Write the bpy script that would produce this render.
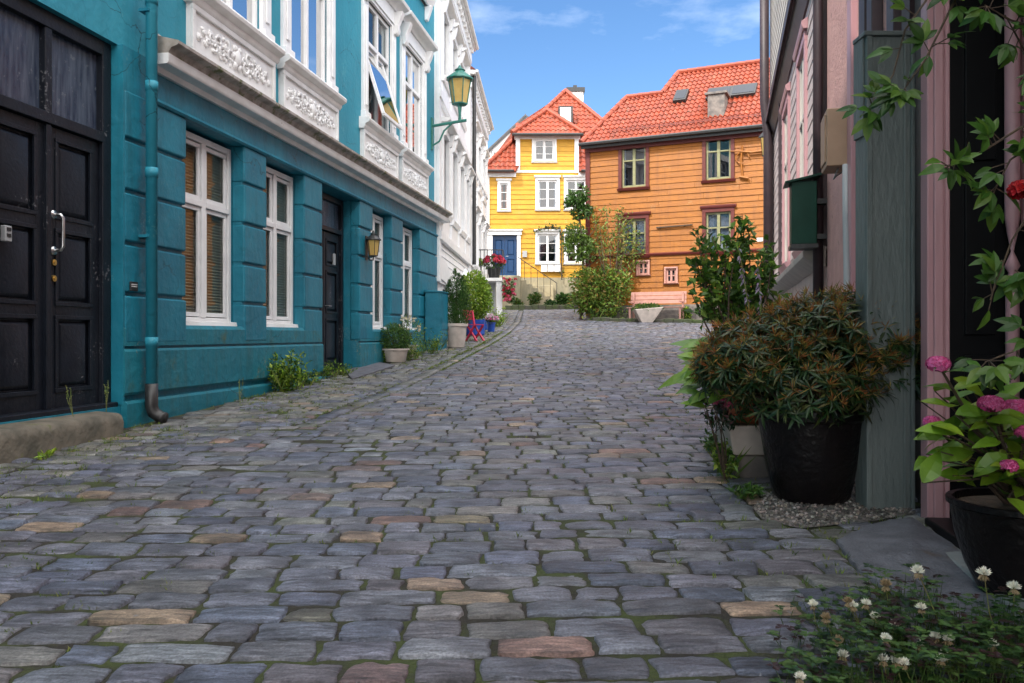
import bpy, bmesh, math, random
import numpy as np
from mathutils import Vector, Matrix, noise
random.seed(7)
rad = math.radians
C = bpy.context.scene
for o in list(bpy.data.objects): bpy.data.objects.remove(o)

# ---------------------------------------------------------------- camera, sky, sun, exposure
EYE = 1.1
FPX = 830.0
cam_d = bpy.data.cameras.new('camera'); cam = bpy.data.objects.new('camera', cam_d)
C.collection.objects.link(cam); C.camera = cam
cam_d.sensor_width = 36; cam_d.lens = FPX/1024*36; cam_d.shift_y = -6.5/1024
cam_d.clip_start = .05; cam_d.clip_end = 2000
cam.location = (0, 0, EYE); cam.rotation_euler = (rad(90), 0, 0)
C.render.resolution_x = 1024; C.render.resolution_y = 683
C.view_settings.view_transform = 'Standard'; C.view_settings.look = 'None'
C.view_settings.gamma = 1; C.view_settings.exposure = 1.1
SUN_DIR = Vector((-.70, -.72, 0)).normalized(); SUN_EL = rad(47)      # towards the sun
sv = Vector((SUN_DIR.x*math.cos(SUN_EL), SUN_DIR.y*math.cos(SUN_EL), math.sin(SUN_EL)))
sun_d = bpy.data.lights.new('sun', 'SUN'); sun_d.energy = 2.0; sun_d.angle = rad(.6); sun_d.color = (1, .95, .86)
sun = bpy.data.objects.new('sun', sun_d); C.collection.objects.link(sun)
sun.rotation_euler = sv.to_track_quat('Z', 'Y').to_euler(); sun.location = (0, 0, 30)
W = bpy.data.worlds.new('World'); C.world = W; W.use_nodes = True
nt = W.node_tree; N = nt.nodes; L = nt.links; N.clear()
out = N.new('ShaderNodeOutputWorld'); bg = N.new('ShaderNodeBackground'); bg.inputs[1].default_value = .15
sky = N.new('ShaderNodeTexSky'); sky.sky_type = 'NISHITA'; sky.sun_disc = False
sky.sun_elevation = SUN_EL; sky.sun_rotation = math.atan2(sv.x, sv.y)
sky.air_density = 1.0; sky.dust_density = .3; sky.ozone_density = 2.5
tc = N.new('ShaderNodeTexCoord'); mp = N.new('ShaderNodeMapping'); mp.inputs['Scale'].default_value = (1.0, 1.0, 2.6)
mp.inputs['Location'].default_value = (.35, .0, .15)
cn = N.new('ShaderNodeTexNoise'); cn.inputs['Scale'].default_value = 3.1; cn.inputs['Detail'].default_value = 9; cn.inputs['Roughness'].default_value = .58
cr = N.new('ShaderNodeValToRGB'); cr.color_ramp.elements[0].position = .57; cr.color_ramp.elements[1].position = 1.0
mx = N.new('ShaderNodeMix'); mx.data_type = 'RGBA'; mx.inputs[7].default_value = (5.2, 5.7, 6.4, 1)
hs = N.new('ShaderNodeHueSaturation'); hs.inputs['Saturation'].default_value = 1.2; hs.inputs['Value'].default_value = .68; hs.inputs['Hue'].default_value = .503
L.new(tc.outputs['Generated'], mp.inputs[0]); L.new(mp.outputs[0], cn.inputs[0]); L.new(cn.outputs[0], cr.inputs[0])
L.new(sky.outputs[0], hs.inputs['Color']); L.new(hs.outputs[0], mx.inputs[6]); L.new(cr.outputs[0], mx.inputs[0])
# unseen cloud added as fill light behind and above the camera, clear blue ahead
sx = N.new('ShaderNodeSeparateXYZ'); L.new(tc.outputs['Generated'], sx.inputs[0])
m1 = N.new('ShaderNodeMath'); m1.operation = 'MULTIPLY'; m1.inputs[1].default_value = -.55; L.new(sx.outputs['Y'], m1.inputs[0])
m2 = N.new('ShaderNodeMath'); m2.operation = 'MULTIPLY_ADD'; m2.inputs[1].default_value = .75; L.new(sx.outputs['Z'], m2.inputs[0]); L.new(m1.outputs[0], m2.inputs[2])
n2 = N.new('ShaderNodeTexNoise'); n2.inputs['Scale'].default_value = 2.4; n2.inputs['Detail'].default_value = 8; L.new(mp.outputs[0], n2.inputs[0])
m3 = N.new('ShaderNodeMath'); m3.operation = 'MULTIPLY_ADD'; m3.inputs[1].default_value = 1.0; L.new(n2.outputs[0], m3.inputs[0]); L.new(m2.outputs[0], m3.inputs[2])
r2 = N.new('ShaderNodeMapRange'); r2.inputs[1].default_value = .72; r2.inputs[2].default_value = .98; r2.interpolation_type = 'SMOOTHSTEP'; L.new(m3.outputs[0], r2.inputs[0])
mx2 = N.new('ShaderNodeMix'); mx2.data_type = 'RGBA'; mx2.inputs[7].default_value = (14.4, 14.2, 14.0, 1)
L.new(r2.outputs[0], mx2.inputs[0]); L.new(mx.outputs[2], mx2.inputs[6]); L.new(mx2.outputs[2], bg.inputs[0]); L.new(bg.outputs[0], out.inputs[0])

# ---------------------------------------------------------------- materials
def mat(name, col, rough=.6, col2=None, nscale=6, bump=.0, bscale=40, spec=.5, metal=0, transl=0, attr=False, stretch=(1, 1, 1), lo=.35, hi=.65, coat=0, spots=None, alpha=None, detail=6, wear=None):
    m = bpy.data.materials.new(name); m.use_nodes = True
    t = m.node_tree; n = t.nodes; l = t.links
    b = n['Principled BSDF']; b.inputs['Roughness'].default_value = rough; b.inputs['Metallic'].default_value = metal
    b.inputs['Specular IOR Level'].default_value = spec; b.inputs['Coat Weight'].default_value = coat
    c = lambda k: (k[0], k[1], k[2], 1)
    tcn = n.new('ShaderNodeTexCoord'); mpp = n.new('ShaderNodeMapping'); mpp.inputs['Scale'].default_value = stretch
    l.new(tcn.outputs['Object'], mpp.inputs[0])
    rgb = n.new('ShaderNodeRGB'); rgb.outputs[0].default_value = c(col); src = rgb.outputs[0]
    if attr:
        a = n.new('ShaderNodeAttribute'); a.attribute_name = 'tone'; src = a.outputs['Color']
        if attr == 'stone':
            v = n.new('ShaderNodeVectorMath'); v.operation = 'MULTIPLY_ADD'; v.inputs[1].default_value = (97, 151, 53)
            l.new(a.outputs['Color'], v.inputs[0]); l.new(tcn.outputs['Object'], v.inputs[2]); l.new(v.outputs[0], mpp.inputs[0])
    if col2:
        nz = n.new('ShaderNodeTexNoise'); nz.inputs['Scale'].default_value = nscale; nz.inputs['Detail'].default_value = detail
        l.new(mpp.outputs[0], nz.inputs[0])
        r = n.new('ShaderNodeMapRange'); r.inputs[1].default_value = lo; r.inputs[2].default_value = hi
        l.new(nz.outputs[0], r.inputs[0])
        x = n.new('ShaderNodeMix'); x.data_type = 'RGBA'; l.new(r.outputs[0], x.inputs[0]); l.new(src, x.inputs[6])
        if attr: 
            x.blend_type = 'MULTIPLY'; 
        x.inputs[7].default_value = c(col2); src = x.outputs[2]
    if spots:
        scol, sscale, th, soft = spots
        nz = n.new('ShaderNodeTexNoise'); nz.inputs['Scale'].default_value = sscale; nz.inputs['Detail'].default_value = 8; nz.inputs['Roughness'].default_value = .65
        l.new(tcn.outputs['Object'], nz.inputs[0])
        r = n.new('ShaderNodeMapRange'); r.inputs[1].default_value = th; r.inputs[2].default_value = th+soft
        l.new(nz.outputs[0], r.inputs[0])
        x = n.new('ShaderNodeMix'); x.data_type = 'RGBA'; l.new(r.outputs[0], x.inputs[0]); l.new(src, x.inputs[6]); x.inputs[7].default_value = c(scol); src = x.outputs[2]
    if wear:            # run-down streaks and small flecks of wear on the surface itself
        wcol, amt, fcol = wear
        if name.startswith('teal'):      # hairline cracks in the render
            vd = n.new('ShaderNodeTexNoise'); vd.inputs['Scale'].default_value = 3; vd.inputs['Detail'].default_value = 6; l.new(tcn.outputs['Object'], vd.inputs[0])
            va = n.new('ShaderNodeVectorMath'); va.operation = 'MULTIPLY_ADD'; va.inputs[1].default_value = (.35, .35, .35); l.new(vd.outputs['Color'], va.inputs[0]); l.new(tcn.outputs['Object'], va.inputs[2])
            vo = n.new('ShaderNodeTexVoronoi'); vo.feature = 'DISTANCE_TO_EDGE'; vo.inputs['Scale'].default_value = 1.1; l.new(va.outputs[0], vo.inputs[0])
            vr = n.new('ShaderNodeMapRange'); vr.inputs[1].default_value = .002; vr.inputs[2].default_value = .007; vr.inputs[3].default_value = .75; vr.inputs[4].default_value = 0; l.new(vo.outputs['Distance'], vr.inputs[0])
            vm = n.new('ShaderNodeTexNoise'); vm.inputs['Scale'].default_value = 1.3; l.new(tcn.outputs['Object'], vm.inputs[0])
            vn = n.new('ShaderNodeMapRange'); vn.inputs[1].default_value = .50; vn.inputs[2].default_value = .58; l.new(vm.outputs[0], vn.inputs[0])
            vx = n.new('ShaderNodeMath'); vx.operation = 'MULTIPLY'; l.new(vr.outputs[0], vx.inputs[0]); l.new(vn.outputs[0], vx.inputs[1])
            x = n.new('ShaderNodeMix'); x.data_type = 'RGBA'; l.new(vx.outputs[0], x.inputs[0]); l.new(src, x.inputs[6]); x.inputs[7].default_value = (.002, .03, .045, 1); src = x.outputs[2]
        ms_ = n.new('ShaderNodeMapping'); ms_.inputs['Scale'].default_value = (7, 7, .8); l.new(tcn.outputs['Object'], ms_.inputs[0])
        nz = n.new('ShaderNodeTexNoise'); nz.inputs['Scale'].default_value = 1; nz.inputs['Detail'].default_value = 9; nz.inputs['Roughness'].default_value = .62; l.new(ms_.outputs[0], nz.inputs[0])
        r = n.new('ShaderNodeMapRange'); r.inputs[1].default_value = .50; r.inputs[2].default_value = .72; r.inputs[4].default_value = amt; l.new(nz.outputs[0], r.inputs[0])
        x = n.new('ShaderNodeMix'); x.data_type = 'RGBA'; l.new(r.outputs[0], x.inputs[0]); l.new(src, x.inputs[6]); x.inputs[7].default_value = c(wcol); src = x.outputs[2]
        nz = n.new('ShaderNodeTexNoise'); nz.inputs['Scale'].default_value = 34; nz.inputs['Detail'].default_value = 3; l.new(tcn.outputs['Object'], nz.inputs[0])
        nb = n.new('ShaderNodeTexNoise'); nb.inputs['Scale'].default_value = 2.2; l.new(tcn.outputs['Object'], nb.inputs[0])
        mu = n.new('ShaderNodeMath'); mu.operation = 'MULTIPLY'; l.new(nz.outputs[0], mu.inputs[0]); l.new(nb.outputs[0], mu.inputs[1])
        r = n.new('ShaderNodeMapRange'); r.inputs[1].default_value = .38; r.inputs[2].default_value = .42; r.inputs[4].default_value = .8; l.new(mu.outputs[0], r.inputs[0])
        x = n.new('ShaderNodeMix'); x.data_type = 'RGBA'; l.new(r.outputs[0], x.inputs[0]); l.new(src, x.inputs[6]); x.inputs[7].default_value = c(fcol); src = x.outputs[2]
    l.new(src, b.inputs['Base Color'])
    if bump:
        nz = n.new('ShaderNodeTexNoise'); nz.inputs['Scale'].default_value = bscale; nz.inputs['Detail'].default_value = 5
        l.new(mpp.outputs[0], nz.inputs[0]); bp = n.new('ShaderNodeBump'); bp.inputs['Strength'].default_value = bump; bp.inputs['Distance'].default_value = .02
        l.new(nz.outputs[0], bp.inputs['Height']); l.new(bp.outputs[0], b.inputs['Normal'])
    if transl:
        tr = n.new('ShaderNodeBsdfTranslucent'); l.new(src, tr.inputs[0]); ms = n.new('ShaderNodeMixShader'); ms.inputs[0].default_value = transl
        o = n['Material Output']; l.new(b.outputs[0], ms.inputs[1]); l.new(tr.outputs[0], ms.inputs[2]); l.new(ms.outputs[0], o.inputs[0])
    return m
def glassmat(name, tint=(.8, .85, .85), refl=1.45, base=.04):
    m = bpy.data.materials.new(name); m.use_nodes = True
    t = m.node_tree; n = t.nodes; l = t.links; n.clear()
    o = n.new('ShaderNodeOutputMaterial'); ms = n.new('ShaderNodeMixShader'); tr = n.new('ShaderNodeBsdfTransparent'); g = n.new('ShaderNodeBsdfGlossy')
    tr.inputs[0].default_value = (*tint, 1); g.inputs['Roughness'].default_value = .02
    fr = n.new('ShaderNodeFresnel'); fr.inputs[0].default_value = refl
    tcn = n.new('ShaderNodeTexCoord'); nz = n.new('ShaderNodeTexNoise'); nz.inputs['Scale'].default_value = 2.2; bp = n.new('ShaderNodeBump'); bp.inputs['Strength'].default_value = .04
    l.new(tcn.outputs['Object'], nz.inputs[0]); l.new(nz.outputs[0], bp.inputs['Height']); l.new(bp.outputs[0], g.inputs['Normal'])
    ad = n.new('ShaderNodeMath'); ad.operation = 'ADD'; ad.use_clamp = True; ad.inputs[1].default_value = base; l.new(fr.outputs[0], ad.inputs[0])
    ge = n.new('ShaderNodeNewGeometry'); iv = n.new('ShaderNodeMath'); iv.operation = 'SUBTRACT'; iv.inputs[0].default_value = 1; l.new(ge.outputs['Backfacing'], iv.inputs[1])
    mm = n.new('ShaderNodeMath'); mm.operation = 'MULTIPLY'; l.new(ad.outputs[0], mm.inputs[0]); l.new(iv.outputs[0], mm.inputs[1])
    l.new(mm.outputs[0], ms.inputs[0]); l.new(tr.outputs[0], ms.inputs[1]); l.new(g.outputs[0], ms.inputs[2]); l.new(ms.outputs[0], o.inputs[0])
    return m
M = {}
M['teal'] = mat('teal_paint', (.003, .135, .205), .5, (.008, .19, .27), 1.6, .6, 9, spots=((.003, .095, .14), 5, .60, .16), wear=((.002, .085, .12), .6, (.05, .19, .24)))
M['teal_up'] = mat('teal_upper_plaster', (.012, .205, .29), .6, (.022, .25, .34), 1.2, .4, 14, wear=((.008, .16, .22), .5, (.06, .28, .34)))
M['teal_low'] = mat('teal_plinth_paint', (.004, .135, .19), .55, (.010, .175, .23), 2, .6, 10, spots=((.05, .11, .08), 3, .56, .14), wear=((.02, .07, .07), .6, (.16, .20, .18)))
M['white'] = mat('white_paint', (.82, .82, .82), .42, (.74, .74, .75), 5, .1, 30)
M['white_dirty'] = mat('weathered_white_paint', (.80, .80, .80), .45, (.68, .67, .66), 4, .25, 25, spots=((.30, .30, .24), 9, .66, .1))
M['cornice_top'] = mat('weathered_zinc_capping', (.44, .40, .36), .5, (.24, .21, .18), 8, .3, 20, spots=((.10, .12, .03), 6, .55, .1))
M['boards_white'] = mat('white_clapboard', (.84, .84, .84), .5, (.75, .75, .76), 3, .15, 20, spots=((.40, .40, .38), 5, .63, .1))
M['door'] = mat('black_door_paint', (.005, .007, .012), .40, (.008, .011, .018), 6, .2, 30, spec=.3, spots=((.09, .09, .10), 30, .72, .05), wear=((.017, .020, .027), .7, (.12, .12, .13)))
M['darkint'] = mat('dark_interior', (.02, .02, .022), .9)
M['glass'] = glassmat('window_glass'); M['glass_sky'] = glassmat('old_window_glass', (.6, .65, .7), 1.5, .07); M['glass_mirror'] = glassmat('reflective_upper_glass', (.3, .35, .4), 1.6, .6)
M['glass_dirty'] = mat('dusty_glass', (.018, .030, .060), .22, (.07, .09, .13), 3, .3, 12, stretch=(9, 9, 1.2), spots=((.16, .18, .20), 14, .60, .12))
M['blind'] = mat('wooden_blind', (.44, .37, .27), .6, (.36, .30, .21), 30, 0, 10, stretch=(1, 1, 8))
M['blind_grey'] = mat('grey_blind', (.46, .45, .39), .6, (.38, .36, .31), 30)
M['curtain'] = mat('lace_curtain', (.62, .63, .65), .8, (.45, .46, .48), 14)
M['steel'] = mat('brushed_steel', (.55, .55, .55), .3, metal=1)
M['blackgloss'] = mat('black_gloss_paint', (.003, .003, .004), .4, spec=.2)
M['brass'] = mat('brass', (.55, .38, .12), .35, metal=1)
M['iron'] = mat('black_iron', (.015, .015, .016), .45, (.03, .03, .03), 20)
M['grey_plastic'] = mat('grey_plastic', (.35, .36, .37), .5)
M['lampgreen'] = mat('green_lamp_paint', (.02, .14, .11), .45, (.03, .2, .16), 8)
M['lampglass'] = mat('amber_lamp_glass', (.80, .58, .20), .25, (.72, .48, .15), 6, transl=.35)
M['yellow'] = mat('yellow_clapboard', (.58, .305, .014), .55, (.50, .25, .012), 2.5, .4, 14, stretch=(1, 1, 4), wear=((.42, .24, .03), .5, (.45, .33, .12)))
M['orange'] = mat('orange_clapboard', (.33, .108, .002), .55, (.27, .085, .002), 2.0, .4, 14, stretch=(1, 1, 4), spots=((.28, .09, .008), 3, .60, .1), wear=((.17, .052, .004), .6, (.32, .17, .06)))
M['redtrim'] = mat('oxblood_trim', (.12, .018, .014), .5, (.09, .014, .012), 8)
M['olive'] = mat('olive_window_paint', (.20, .20, .10), .5, (.26, .25, .13), 8)
M['tile'] = mat('red_clay_pantile', (.32, .052, .017), .6, (.19, .030, .012), 3.2, .4, 25, spots=((.16, .075, .05), 6, .56, .10), wear=((.15, .05, .03), .7, (.30, .22, .14)), attr=False)
M['ridge'] = mat('clay_ridge_tile', (.30, .052, .018), .6, (.22, .036, .015), 4, .3, 20)
M['slate'] = mat('dark_roof_slate', (.06, .06, .065), .6, (.1, .1, .1), 8, .4, 12)
M['concrete'] = mat('stained_concrete', (.40, .34, .22), .8, (.24, .22, .15), 2.4, .4, 14, stretch=(1, 1, .35))
M['chimstone'] = mat('chimney_slate_stone', (.20, .17, .15), .8, (.10, .09, .085), 6, .8, 8)
M['bluedoor'] = mat('blue_door_paint', (.003, .036, .115), .4, (.004, .045, .14), 5)
M['pinkbench'] = mat('faded_pink_paint', (.50, .27, .22), .6, (.42, .22, .18), 7)
M['pinkwall'] = mat('pink_stucco', (.58, .32, .29), .75, (.50, .27, .25), 5, .5, 30, spots=((.18, .11, .11), 8, .64, .08))
M['pinkpost'] = mat('pink_gloss_paint', (.50, .27, .29), .45, (.43, .22, .24), 4, .15, 30, stretch=(1, 1, .2))
M['mauveboards'] = mat('mauve_clapboard', (.60, .49, .47), .6, (.47, .38, .37), 4, .2, 20)
M['creamboards'] = mat('cream_clapboard', (.62, .56, .50), .6, (.50, .45, .41), 4, .2, 20)
M['greyboard'] = mat('grey_green_painted_board', (.135, .155, .15), .5, (.10, .12, .118), 3, .4, 40, stretch=(1, 1, .3), spots=((.14, .15, .14), 20, .7, .05))
M['darkpurple'] = mat('dark_plum_paint', (.035, .022, .028), .5, (.05, .03, .035), 6)
M['tan'] = mat('tan_metal_box', (.40, .25, .16), .5, (.34, .21, .13), 5)
M['boxgreen'] = mat('dark_green_mailbox_paint', (.004, .035, .022), .5, (.006, .045, .03), 6, spec=.2)
M['blackpot'] = mat('glazed_black_ceramic', (.005, .004, .005), .3, (.010, .008, .008), 5, .5, 26, spec=.22, spots=((.06, .05, .045), 14, .68, .06))
M['terracotta'] = mat('terracotta', (.45, .10, .035), .65, (.32, .08, .03), 9, .2, 20)
M['palepot'] = mat('pale_stone_pot', (.55, .47, .42), .8, (.42, .36, .32), 7, .3, 20)
M['bluepot'] = mat('cobalt_glaze', (.015, .05, .30), .3, (.02, .08, .36), 6)
M['redchair'] = mat('crimson_paint', (.50, .015, .06), .45, (.42, .012, .05), 6)
M['soil'] = mat('potting_soil', (.05, .03, .02), .95, (.10, .06, .035), 40, .8, 40)
M['bark'] = mat('brown_bark', (.10, .065, .04), .9, (.06, .04, .03), 20, .6, 25)
M['stem'] = mat('green_stem', (.10, .16, .03), .7, (.16, .12, .05), 8)
M['leaf'] = mat('leaf', (.06, .12, .02), .42, (.72, .80, .60), 18, 0, transl=.28, attr=True, spec=.4)
M['petal'] = mat('petal', (.6, .1, .3), .6, (.85, .85, .85), 60, transl=.3, attr=True)
M['stone'] = mat('cobble_stone', (.2, .2, .22), .50, (.42, .41, .43), 5, .9, 16, attr='stone', lo=.32, hi=.64, spots=((.20, .20, .225), 26, .64, .08), spec=.7, detail=12)
def stone_extra():
    t = M['stone'].node_tree; n = t.nodes; l = t.links; b = n['Principled BSDF']
    tcn = n.new('ShaderNodeTexCoord'); a = n.new('ShaderNodeAttribute'); a.attribute_name = 'tone'
    v = n.new('ShaderNodeVectorMath'); v.operation = 'MULTIPLY_ADD'; v.inputs[1].default_value = (97, 151, 53); l.new(a.outputs['Color'], v.inputs[0]); l.new(tcn.outputs['Object'], v.inputs[2])
    mp_ = n.new('ShaderNodeMapping'); mp_.inputs['Scale'].default_value = (2.2, 17, 9); mp_.inputs['Rotation'].default_value = (0, 0, .12); l.new(v.outputs[0], mp_.inputs[0])
    z = n.new('ShaderNodeTexNoise'); z.inputs['Scale'].default_value = 3.2; z.inputs['Detail'].default_value = 10; z.inputs['Roughness'].default_value = .7; z.inputs['Distortion'].default_value = .6; l.new(mp_.outputs[0], z.inputs[0])
    r = n.new('ShaderNodeMapRange'); r.inputs[1].default_value = .36; r.inputs[2].default_value = .66; r.inputs[3].default_value = .38; r.inputs[4].default_value = 1.75; l.new(z.outputs[0], r.inputs[0])
    old = b.inputs['Base Color'].links[0].from_socket
    m = n.new('ShaderNodeVectorMath'); m.operation = 'SCALE'; l.new(old, m.inputs[0]); l.new(r.outputs[0], m.inputs['Scale'])
    gz = n.new('ShaderNodeTexNoise'); gz.inputs['Scale'].default_value = 110; gz.inputs['Detail'].default_value = 4; l.new(tcn.outputs['Object'], gz.inputs[0])
    gr_ = n.new('ShaderNodeMapRange'); gr_.inputs[1].default_value = .35; gr_.inputs[2].default_value = .65; gr_.inputs[3].default_value = .72; gr_.inputs[4].default_value = 1.3; l.new(gz.outputs[0], gr_.inputs[0])
    m0 = m; m = n.new('ShaderNodeVectorMath'); m.operation = 'SCALE'; l.new(m0.outputs[0], m.inputs[0]); l.new(gr_.outputs[0], m.inputs['Scale'])
    # moss film in patches over the street
    z2 = n.new('ShaderNodeTexNoise'); z2.inputs['Scale'].default_value = .9; z2.inputs['Detail'].default_value = 9; l.new(tcn.outputs['Object'], z2.inputs[0])
    r2 = n.new('ShaderNodeMapRange'); r2.inputs[1].default_value = .60; r2.inputs[2].default_value = .80; r2.inputs[4].default_value = .35; l.new(z2.outputs[0], r2.inputs[0])
    x = n.new('ShaderNodeMix'); x.data_type = 'RGBA'; x.inputs[7].default_value = (.085, .085, .045, 1); l.new(r2.outputs[0], x.inputs[0]); l.new(m.outputs[0], x.inputs[6]); l.new(x.outputs[2], b.inputs['Base Color'])
    bp0 = b.inputs['Normal'].links[0].from_node; bp = n.new('ShaderNodeBump'); bp.inputs['Strength'].default_value = .9; bp.inputs['Distance'].default_value = .016
    l.new(z.outputs[0], bp.inputs['Height']); l.new(bp0.outputs[0], bp.inputs['Normal']); l.new(bp.outputs[0], b.inputs['Normal'])
    r3 = n.new('ShaderNodeMapRange'); r3.inputs[3].default_value = .30; r3.inputs[4].default_value = .60; l.new(z.outputs[0], r3.inputs[0]); l.new(r3.outputs[0], b.inputs['Roughness'])
stone_extra()
M['joint'] = mat('mossy_joint_soil', (.024, .020, .015), .95, (.042, .055, .013), 5, .9, 60, lo=.42, hi=.60, spots=((.07, .075, .02), 3, .62, .1))
M['slab'] = mat('granite_slab', (.125, .127, .15), .6, (.07, .07, .085), 9, .6, 60, spots=((.085, .055, .04), 3.2, .60, .12))
M['step'] = mat('doorstep_stone', (.15, .13, .10), .85, (.07, .065, .05), 5, .6, 20, spots=((.10, .11, .04), 6, .60, .08))
M['earth'] = mat('ground_earth', (.12, .12, .10), .95, (.09, .10, .05), .6, .4, 6)
M['kerbmoss'] = mat('mossy_edging_stone', (.09, .085, .07), .9, (.07, .10, .03), 3, .7, 12)
M['stepgrey'] = mat('grey_stone_step', (.24, .25, .25), .7, (.17, .175, .18), 6, .4, 30)
M['gravel'] = mat('gravel_bed', (.10, .09, .085), .9, (.2, .18, .17), 60, 1, 80, spots=((.3, .28, .26), 90, .58, .05))
M['pebble'] = mat('pebble', (.2, .2, .2), .7, (.7, .7, .7), 30, attr=True)

# ---------------------------------------------------------------- ground height
_s = [-30, -8, 0, 5, 7.2, 12.8, 18.4, 24, 30, 36, 42, 80, 2000]
_h = [-1.9, -1.30, -1.06, -.90, -.80, -.57, -.23, .13, .60, 1.08, 1.50, 3.2, 30]
_ss = np.linspace(-30, 80, 1101); _hh = np.interp(_ss, _s, _h)
for _ in range(3): _hh[10:-10] = np.convolve(_hh, np.ones(21)/21, 'valid')
SD, CD = .158, .98744
def gh(x, y):                       # ground height (world z) at x, y
    s = SD*x + CD*y
    return float(np.interp(s, _ss, _hh)) + EYE if s < 80 else float(np.interp(s, _s, _h)) + EYE
def gp(px, py):                     # ground point seen at a pixel (used to measure the place)
    dx, dz = (px-512)/FPX, (335-py)/FPX
    lo, hi = 1.0, 60.0
    prev = 1.0
    for i in range(600):
        y = 1.0+i*.1
        if EYE + dz*y <= gh(dx*y, y): break
        prev = y
    lo, hi = prev, y
    for _ in range(30):
        m = (lo+hi)/2
        if EYE + dz*m <= gh(dx*m, m): hi = m
        else: lo = m
    return Vector((dx*hi, hi, gh(dx*hi, hi)))
def P(px, py, y): return Vector(((px-512)/FPX*y, y, EYE+(335-py)/FPX*y))

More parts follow.
